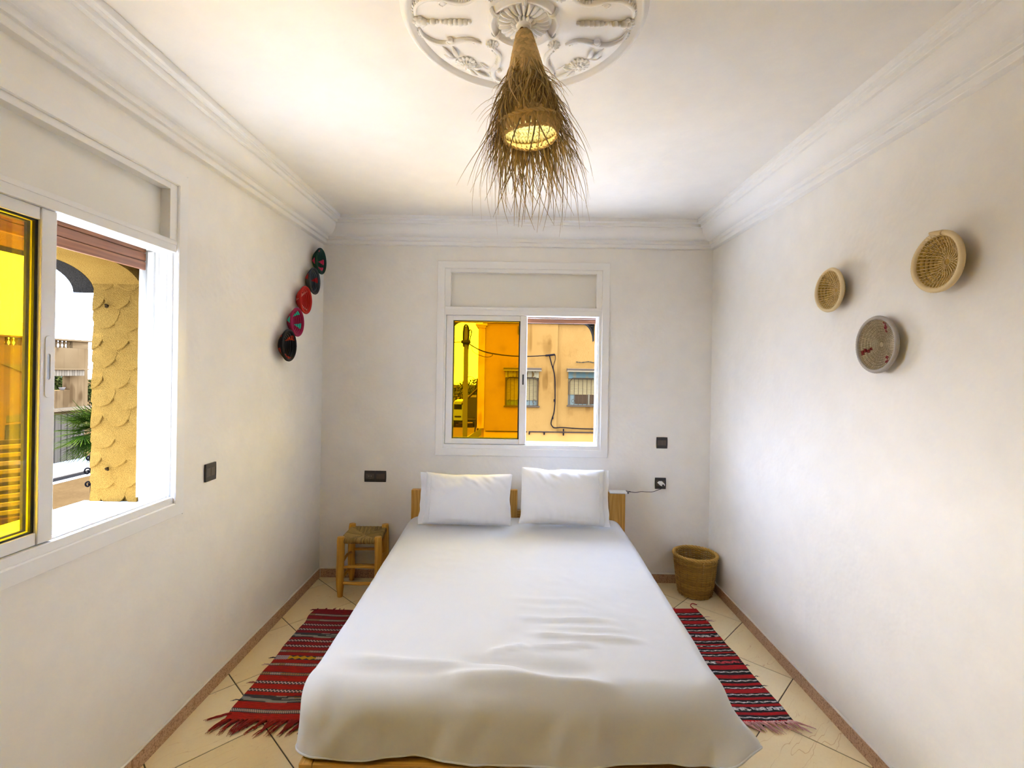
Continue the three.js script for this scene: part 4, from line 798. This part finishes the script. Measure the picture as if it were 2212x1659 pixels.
arch('arch_head_back', 'dark painted arched moulding outside the back window', [-0.53, 0.645], 1.80, 0, 0.09, M.archDark, 1.942,  (o) => o.position.set(0, 0, -D - T - 0.092), 0.085);
struct('reveal_back', 'cream stucco reveal at the right of the back window', uvm(box6(0.652, 0.659, 0.977, 2.3, -D - T, -D - 0.15, 0)), M.frame);

// ---------------------------------------------------------------- street, pavement
const earth = (a, b, f, s, rep) => tex(512, 512, (u, v) => mix3(a, b, 0.65 * fbm(u, v, f, 5, s) + 0.35 * vn(u * 150, v * 150, 150, s)), { rep });
const GY = -3;
M.road = mat(new THREE.Color(0.17, 0.15, 0.125), 0.95, { map: earth(rgb(190, 162, 118), rgb(146, 122, 88), 8, 4, [0.14, 0.14]) });
M.pave = mat(new THREE.Color(0.72, 0.69, 0.62), 0.9);
M.concrete = mat(new THREE.Color(0.72, 0.60, 0.40), 0.95, { map: tex(512, 512, (u, v) => { const n = fbm(u, v, 4, 6, 7), s = fbm(u, v, 9, 3, 18, 3), st = smooth(0.55, 0.8, vn(u * 50, v * 3, 50, 5, 3)); return mix3(mix3(rgb(196, 172, 142), rgb(150, 126, 98), n), rgb(116, 94, 72), 0.45 * st * s + 0.5 * smooth(0.62, 0.75, s)); }, { rep: [0.22, 0.22] }) });
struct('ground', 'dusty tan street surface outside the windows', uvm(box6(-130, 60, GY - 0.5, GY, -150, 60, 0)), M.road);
outside = false;
struct('bounce_slab', 'pale slab added out of view below the left window to bounce sunlight into the room', box6(-5.0, XL - T - 0.05, GY, -0.7, -4.2, 6, 0), mat(new THREE.Color(0.29, 0.31, 0.34), 0.9));  // added out of view, reflects sunlight up through the left window
struct('bounce_slab', 'paler slab added out of view below the back window to bounce sunlight onto the ceiling', box6(-5.0, 6, GY, -0.7, -9, -D - T - 0.2, 0), mat(new THREE.Color(0.44, 0.465, 0.50), 0.9));  // added out of view, reflects sunlight through the back window onto the ceiling
outside = true;
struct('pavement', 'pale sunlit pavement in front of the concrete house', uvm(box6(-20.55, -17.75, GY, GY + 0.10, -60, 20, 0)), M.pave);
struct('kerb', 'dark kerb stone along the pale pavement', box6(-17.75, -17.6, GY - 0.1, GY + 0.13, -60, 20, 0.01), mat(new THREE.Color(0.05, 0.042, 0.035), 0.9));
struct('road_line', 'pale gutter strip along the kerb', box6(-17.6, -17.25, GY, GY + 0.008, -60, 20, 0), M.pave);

// ---------------------------------------------------------------- concrete house across the street, left window
{
  const hs = thing('concrete_house', 'weathered concrete house with a balustrade across the street from the left window', 'house', [-20.6, 0, 0]);
  // facade in (z, y) with a see-through window opening and a door
  const face = poly(rect(-23.83, -12, GY + 0.0, 2.28), 0.35, 0, [rect(-22.86, -21.55, 0.34, 1.01), rect(-21.0, -19.95, -2.85, -0.98), rect(-21.0, -20.0, -0.9, -0.6)]).rotateY(-PI / 2);
  part('front_wall', uvm(face, 'z'), M.concrete, hs);
  part('side_wall', uvm(box6(-0.85, -0.36, GY, 2.28, -23.83, -23.5, 0)), M.concrete, hs);
  part('parapet_wall', uvm(box6(-0.3, 0, 2.282, 2.6, -23.83, -22.98, 0)), M.concrete, hs);
  part('parapet_wall', uvm(box6(-0.3, 0, 2.282, 2.6, -22.0, -20.6, 0)), M.concrete, hs);
  part('parapet_wall', uvm(box6(-0.3, 0, 2.282, 2.6, -19.9, -12, 0)), M.concrete, hs);
  part('coping', box6(-0.4, 0.12, 2.6, 2.68, -23.98, -12, 0.01), M.concrete, hs);
  const bal = lathe([[0.06, 0], [0.075, 0.02], [0.05, 0.05], [0.035, 0.11], [0.07, 0.2], [0.075, 0.24], [0.05, 0.28], [0.07, 0.318]], 12);
  for (const z of [-22.9, -22.7, -22.5, -22.3, -22.1, -20.5, -20.3, -20.1]) { const b = part('baluster', bal, M.concrete, hs); b.position.set(-0.15, 2.282, z); }
  // striped hood over the window
  part('window_hood', uvm(box6(0, 0.55, 1.27, 1.33, -23.3, -21.1, 0.01)), M.concrete, hs);
  for (let i = 0; i < 16; i++) part('hood_board', uvm(box6(0.40, 0.44, 1.0, 1.27, -23.13 + i * 0.13, -23.13 + i * 0.13 + 0.115, 0.008)), mat(new THREE.Color(0.34, 0.25, 0.15).multiplyScalar(0.8 + 0.35 * hash(i, 1, 3)), 0.9), hs);
  part('window_jamb', box6(-0.33, -0.02, 0.34, 1.01, -22.92, -22.865, 0), mat(new THREE.Color(0.05, 0.035, 0.02), 0.9), hs);
  part('ledge', uvm(box6(0, 0.35, -0.60, -0.46, -23.8, -21.2, 0.01)), mat(new THREE.Color(0.32, 0.22, 0.12), 0.9), hs);
  for (let i = 0; i < 15; i++) { const pts = []; part('fence_rib', box6(0.10, 0.16 + 0.03 * (i % 2), GY + 0.1, -0.75, -23.5 + i * 0.155, -23.36 + i * 0.155, 0.02), mat(new THREE.Color(0.17, 0.13, 0.085), 0.6), hs, i ? undefined : 'grey corrugated metal gate'); }
  part('door_leaf', [box6(-0.2, -0.15, -2.85, -1.0, -21.0, -19.95, 0.01), box6(-0.15, -0.13, -2.7, -1.2, -20.9, -20.1, 0.01)], mat(new THREE.Color(0.12, 0.115, 0.11), 0.7), hs);
  part('fanlight', box6(-0.2, -0.15, -0.9, -0.6, -21.0, -20.0, 0.01), M.dark, hs);
  part('meter_box', box6(0, 0.15, -2.0, -1.6, -19.8, -19.55, 0.01), mat(new THREE.Color(0.2, 0.15, 0.1), 0.8), hs);
  part('painted_shadow', uvm(poly([[-20.9, 1.5], [-19.75, 1.5], [-20.9, 1.05]].reverse(), 0.06, 0).rotateY(-PI / 2).translate(0.07, 0, 0)), mat(new THREE.Color(0.2, 0.165, 0.13), 0.95), hs, 'dark triangular sheet standing in for a cast shadow');  // shadow shape made as a dark sheet on the facade
  const pot = thing('flower_bowl', 'small pale bowl standing on the sill of the concrete house window', 'bowl', [-20.72, 0.34, -22.6]);
  part('bowl', lathe([[0, 0], [0.07, 0], [0.13, 0.12], [0.12, 0.12], [0.06, 0.015], [0, 0.015]], 16), mat(new THREE.Color(0.4, 0.33, 0.25), 0.7), pot);
}
// ---------------------------------------------------------------- vegetation
function leafMass(n, rx, ry, rz, size, s0, lo, hi) {
  const pos = [], col = [], nor = [];
  for (let i = 0; i < n; i++) {
    const a = rnd() * 2 * PI, z = rr(-1, 1), q = sqrt(1 - z * z), lump = 0.7 + 0.5 * vn(a * 3 + 9, z * 3 + 9, 1e6, s0), r = lump * pow(rnd(), 0.35);
    const c = V(rx * r * q * cos(a), ry * r * z, rz * r * q * sin(a)), d1 = V(rr(-1, 1), rr(-1, 1), rr(-1, 1)).normalize(), d2 = d1.clone().cross(V(rr(-1, 1), rr(-1, 1), rr(-1, 1))).normalize();
    const w = size * rr(0.6, 1.3), k = lerp(lo[0], hi[0], rnd()), A = c.clone().addScaledVector(d1, w), B = c.clone().addScaledVector(d1, -w), L = c.clone().addScaledVector(d2, w * 0.4), R = c.clone().addScaledVector(d2, -w * 0.4), t = rnd();
    for (const p of [A, L, R, B, R, L]) { pos.push(p.x, p.y, p.z); col.push(lerp(lo[0], hi[0], t), lerp(lo[1], hi[1], t), lerp(lo[2], hi[2], t)); }
  }
  const g = new THREE.BufferGeometry(); g.setAttribute('position', new THREE.Float32BufferAttribute(pos, 3)); g.setAttribute('color', new THREE.Float32BufferAttribute(col, 3)); g.computeVertexNormals(); return g;
}
const leafy = mat(new THREE.Color(0.55, 0.55, 0.55), 0.8, { vertexColors: true, side: THREE.DoubleSide });
function tree(label, x, z, y, rx, ry, n, cat = 'tree') {
  const o = thing('tree', label, cat, [x, GY, z]);
  const c = part('crown', leafMass(n, rx, ry, rx, 0.16, floor(rnd() * 99), [0.02, 0.028, 0.006], [0.12, 0.13, 0.03]), leafy, o); c.position.y = y - GY; c.userData.kind = 'stuff';
  part('trunk', sweep(curve([[0, 0, 0], [0.1, (y - GY) * 0.5, 0], [0, y - GY + ry * 0.3, 0]], 8), (t) => 0.16 * (1 - 0.5 * t), 8), mat(0x4a3a2a, 0.9), o);
}
tree('rounded olive-green tree just right of the concrete house', -37.9, -45.6, -1.1, 1.7, 1.35, 2600);
tree('darker tree farther right beyond the concrete house, behind the palm', -32.0, -41.5, -1.3, 1.4, 1.3, 2600);
tree('low green tree seen through the window opening of the concrete house', -41.2, -44.6, -0.4, 1.9, 1.3, 2600);
{
  const p = thing('fan_palm', 'bushy fan palm with spiky leaves beside the stucco reveal', 'palm', [-10.35, GY, -12.35]);
  const dk = [0.004, 0.05, 0.004], lt = [0.09, 0.17, 0.012], cy = 2.85;
  part('trunk', sweep(curve([[0, 0, 0], [0.03, 1.5, 0], [0, cy, 0]], 12), (t, i) => 0.15 + 0.02 * (i % 2), 12), mat(0x5a4630, 0.95), p);
  for (let k = 0; k < 30; k++) {
    const az = k * 2.39996, el = lerp(1.15, -0.75, k / 29), L = rr(0.32, 0.5), dir = V(cos(el) * cos(az), sin(el), cos(el) * sin(az)), side = V(-sin(az), 0, cos(az)), up = side.clone().cross(dir).negate(), tip = dir.clone().multiplyScalar(L);
    const segs = [], kk = rr(0.5, 1.3), n = 26, F = rr(0.55, 0.75);
    segs.push(sweep(curve([[0, 0, 0], [tip.x * 0.5, tip.y * 0.5 + 0.03, tip.z * 0.5], [tip.x, tip.y, tip.z]], 5), 0.011, 5, { col: () => [0.14, 0.15, 0.03] }));
    for (let i = 0; i < n; i++) {
      const a = (i / (n - 1) - 0.5) * 3.6, d = dir.clone().multiplyScalar(cos(a)).addScaledVector(side, sin(a)), len = F * (0.75 + 0.25 * cos(a)), pts = [], t0 = rnd(), c = [lerp(dk[0], lt[0], t0) * kk, lerp(dk[1], lt[1], t0) * kk, lerp(dk[2], lt[2], t0) * kk];
      for (let q = 0; q <= 5; q++) { const t = q / 5; pts.push(tip.clone().addScaledVector(d, len * t).addScaledVector(up, 0.05 * sin(t * 2) * cos(a)).add(V(0, -0.16 * t * t * (0.4 + rnd() * 0.3), 0))); }
      segs.push(sweep(pts, (t) => 0.019 * (0.5 + 0.9 * t) * pow(max(0, 1 - t), 0.6) + 0.0015, 4, { flat: 0.25, up, col: (t) => c.map((v, j) => lerp(v, [0.16, 0.15, 0.03][j], 0.35 * t)) }));
    }
    const leaf = part('fan_leaf', segs, leafy, p); leaf.position.y = cy;
  }
}
{
  const rp = thing('red_post', 'short red post at the pavement edge half hidden behind the stucco reveal', 'post', [-20.2, GY + 0.1, -24.0]);
  part('shaft', lathe([[0, 0], [0.22, 0], [0.22, 0.08], [0.16, 0.12], [0.16, 0.75], [0.2, 0.8], [0.18, 0.9], [0.08, 1.0], [0, 1.0]], 16), mat(new THREE.Color(0.35, 0.02, 0.02), 0.5), rp);
  const pl = thing('slatted_crate', 'stack of wooden slats on the street seen through the left amber pane', 'crate', [-15.3, GY, -14.5], 0.8);
  const wd = mat(new THREE.Color(0.34, 0.25, 0.14), 0.9);
  for (let i = 0; i < 9; i++) part('slat', box6(-0.9, 0.9, 0.12 + i * 0.24, 0.24 + i * 0.24, 0.5, 0.54, 0.01), wd, pl);
  for (const x of [-0.9, 0, 0.9]) part('post', box6(x - 0.05, x + 0.05, 0, 2.3, 0.42, 0.5, 0.01), wd, pl);
  part('back_panel', box6(-0.9, 0.9, 0.05, 2.2, -0.5, -0.45, 0.01), mat(new THREE.Color(0.1, 0.08, 0.03), 0.9), pl);
}

// ---------------------------------------------------------------- yellow building across the back street
{
  const b = thing('yellow_building', 'large yellow plastered building across the street behind the back window', 'building', [0, 0, -16]);
  const wallTex = tex(1024, 1024, (u, v) => { const n = fbm(u, v, 5, 6, 3), s = vn(u * 60, v * 4, 60, 5, 4) * vn(u * 9, v * 9, 9, 6); return mix3(mix3(rgb(228, 194, 142), rgb(206, 168, 114), n), rgb(150, 116, 74), 0.9 * smooth(0.42, 0.75, s) * 0.6 + 0.22 * smooth(0.6, 0.8, fbm(u, v, 14, 4, 31))); }, { rep: [0.19, 0.19] });
  M.yellow = mat(new THREE.Color(0.84, 0.62, 0.31), 0.95, { map: wallTex, bumpMap: stuccoBump, bumpScale: 0.01 });
  M.yellow2 = mat(new THREE.Color(0.90, 0.67, 0.34), 0.95, { map: wallTex });
  part('left_wall', uvm(poly(rect(-0.95, 1.40, -0.40, 3.08), 0.3, 0, [rect(-0.28, 0.80, 0.42, 1.34)]).translate(0, 0, -0.3)), M.yellow, b);
  part('right_wall', uvm(poly(rect(1.40, 7, -0.40, 3.08), 0.3, 0, [rect(1.76, 2.95, 0.46, 1.34)]).translate(0, 0, -0.36)), M.yellow, b);
  part('plinth_wall', uvm(box6(-0.95, 7, GY, -0.405, -0.3, 0.004, 0)), M.yellow2, b);
  part('corner_pier', uvm(box6(-1.17, -0.95, -0.33, 2.98, -0.6, 0.04, 0.01)), M.yellow2, b);
  part('pier_cap', [box6(-1.26, -0.88, 2.98, 3.06, -0.7, 0.1, 0.01), box6(-1.22, -0.92, 2.92, 2.98, -0.65, 0.07, 0.01)], M.yellow2, b);
  part('side_wall', uvm(box6(-1.05, -0.95, GY, 3.0, -8, -0.3, 0)), M.yellow2, b);
  part('roof_slab', box6(-1.05, 7, 3.08, 3.14, -8, 0.06, 0.01), M.yellow2, b);
  const dk = mat(new THREE.Color(0.06, 0.04, 0.03), 0.8), blk = mat(new THREE.Color(0.02, 0.015, 0.014), 0.8);
  part('ledge_line', box6(0.5, 7, -0.425, -0.395, 0.0, 0.05, 0.004), dk, b);
  part('ledge_line', box6(-0.9, 0.45, -0.43, -0.405, 0.0, 0.04, 0.004), dk, b);
  const hood = mat(new THREE.Color(0.11, 0.075, 0.045), 0.95), cream = mat(new THREE.Color(0.26, 0.19, 0.10), 0.9), blind = mat(new THREE.Color(0.5, 0.34, 0.13), 0.8), blue = mat(new THREE.Color(1.25, 1.05, 0.72), 0.8, { map: tex(128, 64, (u, v) => mix3(rgb(96, 122, 132), rgb(126, 124, 110), smooth(0.4, 0.75, vn(u * 12, v * 2, 12, 5, 2))).map((q) => q * 0.95)) }), drip = mat(0xffffff, 0.9, { map: tex(256, 64, (u, v) => mix3(rgb(168, 148, 106), rgb(118, 88, 46), smooth(0.5, 0.75, vn(u * 26, v * 2, 26, 5, 2)))) }), aqua = mat(new THREE.Color(0.25, 0.27, 0.2), 0.6), brown = mat(new THREE.Color(0.1, 0.055, 0.025), 0.7);
  const win = (x0, x1, y0, y1, panelM, blindY) => {
    const w = new THREE.Group(); w.name = numbered('window'); b.add(w);
    part('hood', box6(x0 - 0.06, x1 + 0.07, y1 + 0.24, y1 + 0.31, -0.02, 0.35, 0.01), hood, w);
    part('hood_edge', box6(x0 - 0.06, x1 + 0.07, y1 + 0.20, y1 + 0.24, -0.02, 0.38, 0.005), cream, w);
    part('head_panel', box6(x0, x1, y1 - 0.01, y1 + 0.20, -0.02, 0.03, 0), panelM, w);
    part('window_back', box6(x0, x1, y0, y1, -0.24, -0.2, 0), aqua, w);
    for (let y = y1 - 0.04, i = 0; y > blindY; y -= 0.042, i++) part('blind_slat', box6(x0 + 0.02, x1 - 0.02, y - 0.034, y, -0.17, -0.155, 0.006), blind, w);
    const nb = 9; for (let i = 0; i < nb; i++) { const x = lerp(x0 + 0.05, x1 - 0.05, i / (nb - 1)); part('grille_bar', box6(x - 0.008, x + 0.008, y0, y1 - (i % (nb - 1) ? 0 : 0.12), 0.04, 0.056, 0.003), brown, w); }
    const fr = [[x0 + 0.02, y0], [x1 - 0.02, y0], [x1 - 0.02, y1 - 0.13], [x1 - 0.13, y1 - 0.005], [x0 + 0.13, y1 - 0.005], [x0 + 0.02, y1 - 0.13]];
    part('grille_frame', sweep(fr.map((p) => V(p[0], p[1], 0.048)), 0.014, 6, { closed: true }), brown, w);
    part('grille_scroll', Array.from({ length: 4 }, (_, i) => { const x = lerp(x0 + 0.15, x1 - 0.15, i / 3), pts = []; for (let q = 0; q <= 14; q++) { const a = q / 14 * 5.5; pts.push(V(x + 0.055 * cos(a) * (1 - q / 24), y0 + 0.13 + 0.09 * sin(a) * (1 - q / 24), 0.05)); } return sweep(pts, 0.007, 5); }), brown, w);
    part('sill', box6(x0 - 0.04, x1 + 0.04, y0 - 0.04, y0, -0.02, 0.07, 0.005), hood, w);
    return w;
  };
  win(-0.28, 0.80, 0.42, 1.34, drip, 0.62);
  const w2 = win(1.76, 2.95, 0.46, 1.34, blue, 0.80);
  part('casement', [box6(2.0, 2.42, 0.5, 0.8, -0.19, -0.17, 0.005)], brown, w2);
  part('casement', [box6(2.48, 2.9, 0.5, 0.8, -0.19, -0.17, 0.005)], brown, w2);
  part('mullion', box6(2.42, 2.48, 0.46, 0.82, -0.19, -0.15, 0.005), cream, w2);
  part('vent_block', [box6(0.1, 0.32, 2.72, 3.0, -0.02, 0.04, 0.01), box6(0.12, 0.2, 2.86, 2.96, 0.03, 0.05, 0.005), box6(0.22, 0.3, 2.76, 2.84, 0.03, 0.05, 0.005)], hood, b);
  const cab = (pts, r, name = 'cable') => part(name, sweep(curve(pts, 60), r, 6), blk, b);
  cab([[1.13, 2.06, 0.06], [1.2, 1.8, 0.05], [1.3, 1.45, 0.05], [1.33, 0.9, 0.05], [1.33, 0.5, 0.05], [1.3, 0.2, 0.05], [1.24, 0.0, 0.05], [1.22, -0.15, 0.05], [1.30, -0.26, 0.05], [1.55, -0.255, 0.05], [2.1, -0.285, 0.05], [2.8, -0.29, 0.05], [4, -0.29, 0.05]], 0.018);
  cab([[1.31, 2.09, 0.06], [1.32, 1.95, 0.07], [1.26, 1.7, 0.07], [1.29, 1.5, 0.05]], 0.011);
  cab([[1.0, 2.05, 0.1], [1.16, 2.07, 0.08], [1.3, 2.09, 0.06]], 0.03, 'cable_clamp');
  for (const [x, y] of [[0.52, -0.45], [1.0, -0.45], [1.62, -0.46], [1.62, -0.33], [1.31, 0.62], [1.27, 0.06]]) part('cable_clip', box6(x - 0.02, x + 0.02, y - 0.05, y + 0.03, 0.02, 0.08, 0.005), blk, b);
  part('wall_crack', sweep(curve([[2.0, 1.86, 0.0], [2.2, 1.85, 0.0], [2.4, 1.875, 0.0], [2.55, 1.85, 0.0], [2.9, 1.86, 0.0]], 40), (t) => 0.008 + 0.012 * vn(t * 20, 1, 1e6, 3), 5), mat(new THREE.Color(0.06, 0.05, 0.03), 0.95), b);
}
// utility pole with its line, lorry, lamp post, palm
{
  const p = thing('utility_pole', 'concrete utility pole with coiled cable seen through the amber pane over the bed', 'pole', [-1.27, GY, -13]);
  const grey = mat(new THREE.Color(0.13, 0.10, 0.075), 0.9), blk = mat(new THREE.Color(0.02, 0.015, 0.012), 0.8);
  part('shaft', bx(0.12, 5.7, 0.12, 0, 2.85, 0, 0.02, 2), grey, p);
  part('cable_coil', [sweep(curve([[-0.06, 5.15, 0.08], [-0.07, 5.5, 0.08], [-0.03, 5.72, 0.08], [0.03, 5.71, 0.08], [0.07, 5.5, 0.08], [0.04, 5.2, 0.08]], 30), 0.022, 6), sweep(curve([[0.05, 5.3, 0.1], [0.1, 5.6, 0.1], [0.14, 5.57, 0.1], [0.09, 5.3, 0.1], [0.06, 5.1, 0.1]], 24), 0.014, 6)], blk, p);
  part('bracket', [blob(0.13, 0.05, 0.08, 0, 5.27, 0.08), bx(0.24, 0.05, 0.05, 0, 5.3, 0.1, 0.01)], blk, p);
  const l = thing('overhead_line', 'dark overhead cable sagging from the pole to the yellow building', 'cable');
  part('line', sweep(curve([[-1.27, 2.28, -12.9], [-0.9, 2.08, -13.3], [-0.35, 1.99, -14], [0.3, 1.99, -15], [1.0, 2.05, -15.9]], 60), 0.016, 6), blk, l);
  part('line', sweep(curve([[-1.27, 2.28, -12.9], [-1.8, 2.27, -12.9], [-3.5, 2.4, -12.9], [-8, 3, -12.9]], 30), 0.013, 6), blk, l);
  part('hanger_loop', sweep(curve([[-1.12, 2.2, -13], [-1.1, 2.05, -13], [-0.75, 1.9, -13.2], [-0.6, 1.95, -13.4], [-0.62, 2.02, -13.6]], 24), 0.008, 5), blk, l);
}
{
  const t = thing('lorry', 'parked lorry with a pale cab and dark box far down the back street', 'truck', [-3.9, GY, -40]);
  const white = mat(new THREE.Color(0.3, 0.28, 0.24), 0.5), dark = mat(new THREE.Color(0.055, 0.04, 0.03), 0.7), blk = mat(new THREE.Color(0.012, 0.012, 0.012), 0.7);
  part('cargo_box', bx(1.15, 1.75, 3, 0.42, 1.53, -1, 0.05, 2), dark, t);
  part('cab', poly([[-1.0, 0.5], [-0.2, 0.5], [-0.2, 2.05], [-0.75, 2.05], [-1.0, 1.5]], 2.2, 0.04).translate(0, 0, -1.4), white, t);
  part('windscreen', [bx(0.62, 0.4, 0.02, -0.5, 1.62, 0.85, 0.01), bx(0.5, 0.12, 0.04, -0.5, 0.85, 0.85, 0.01)], blk, t);
  part('bumper', bx(1.1, 0.2, 0.15, -0.55, 0.45, 0.85, 0.03), blk, t);
  part('chassis', bx(1.9, 0.18, 3, -0.05, 0.5, -0.8, 0.02), blk, t);
  for (const [x, z] of [[-0.85, 0.4], [0.8, 0.4], [-0.85, -1.8], [0.8, -1.8]]) part('wheel', [new THREE.CylinderGeometry(0.38, 0.38, 0.24, 24).rotateZ(PI / 2).translate(x, 0.38, z)], blk, t);
  const s = thing('street_lamp', 'thin street lamp post with a bent arm far down the back street', 'lamp post', [-4.1, GY, -50]);
  part('post', sweep(curve([[0, 0, 0], [0, 3, 0], [0, 3.7, 0], [-0.1, 3.85, 0], [-0.5, 3.88, 0]], 24), 0.035, 8), dark, s);
  part('lamp_head', bx(0.4, 0.1, 0.14, -0.6, 3.86, 0, 0.04, 2), white, s);
  tree('distant rounded green tree line behind the lorry', -5.5, -62, -1.2, 3.2, 1.6, 2600);
  const c = thing('metal_barrier', 'leaning pale metal barrier at the corner of the yellow building', 'barrier', [-1.75, GY, -19.5]);
  part('board', poly([[-0.55, 1.55], [-0.15, 1.85], [0.55, 2.3], [0.55, 2.05], [-0.1, 1.65], [-0.45, 1.0]], 0.05, 0.01), mat(new THREE.Color(0.25, 0.22, 0.18), 0.6), c);
  part('frame', [sweep([V(0.4, 0, 0), V(0.3, 4.2, 0)], 0.035, 6), sweep([V(0.0, 0, 0), V(0.42, 3.8, 0)], 0.03, 6), sweep([V(-0.1, 2.6, 0), V(0.35, 2.6, 0)], 0.025, 6), sweep([V(-0.3, 3.2, 0.02), V(0.4, 3.9, 0.02)], 0.04, 6)], dark, c);
}

renderer.render(scene, camera);
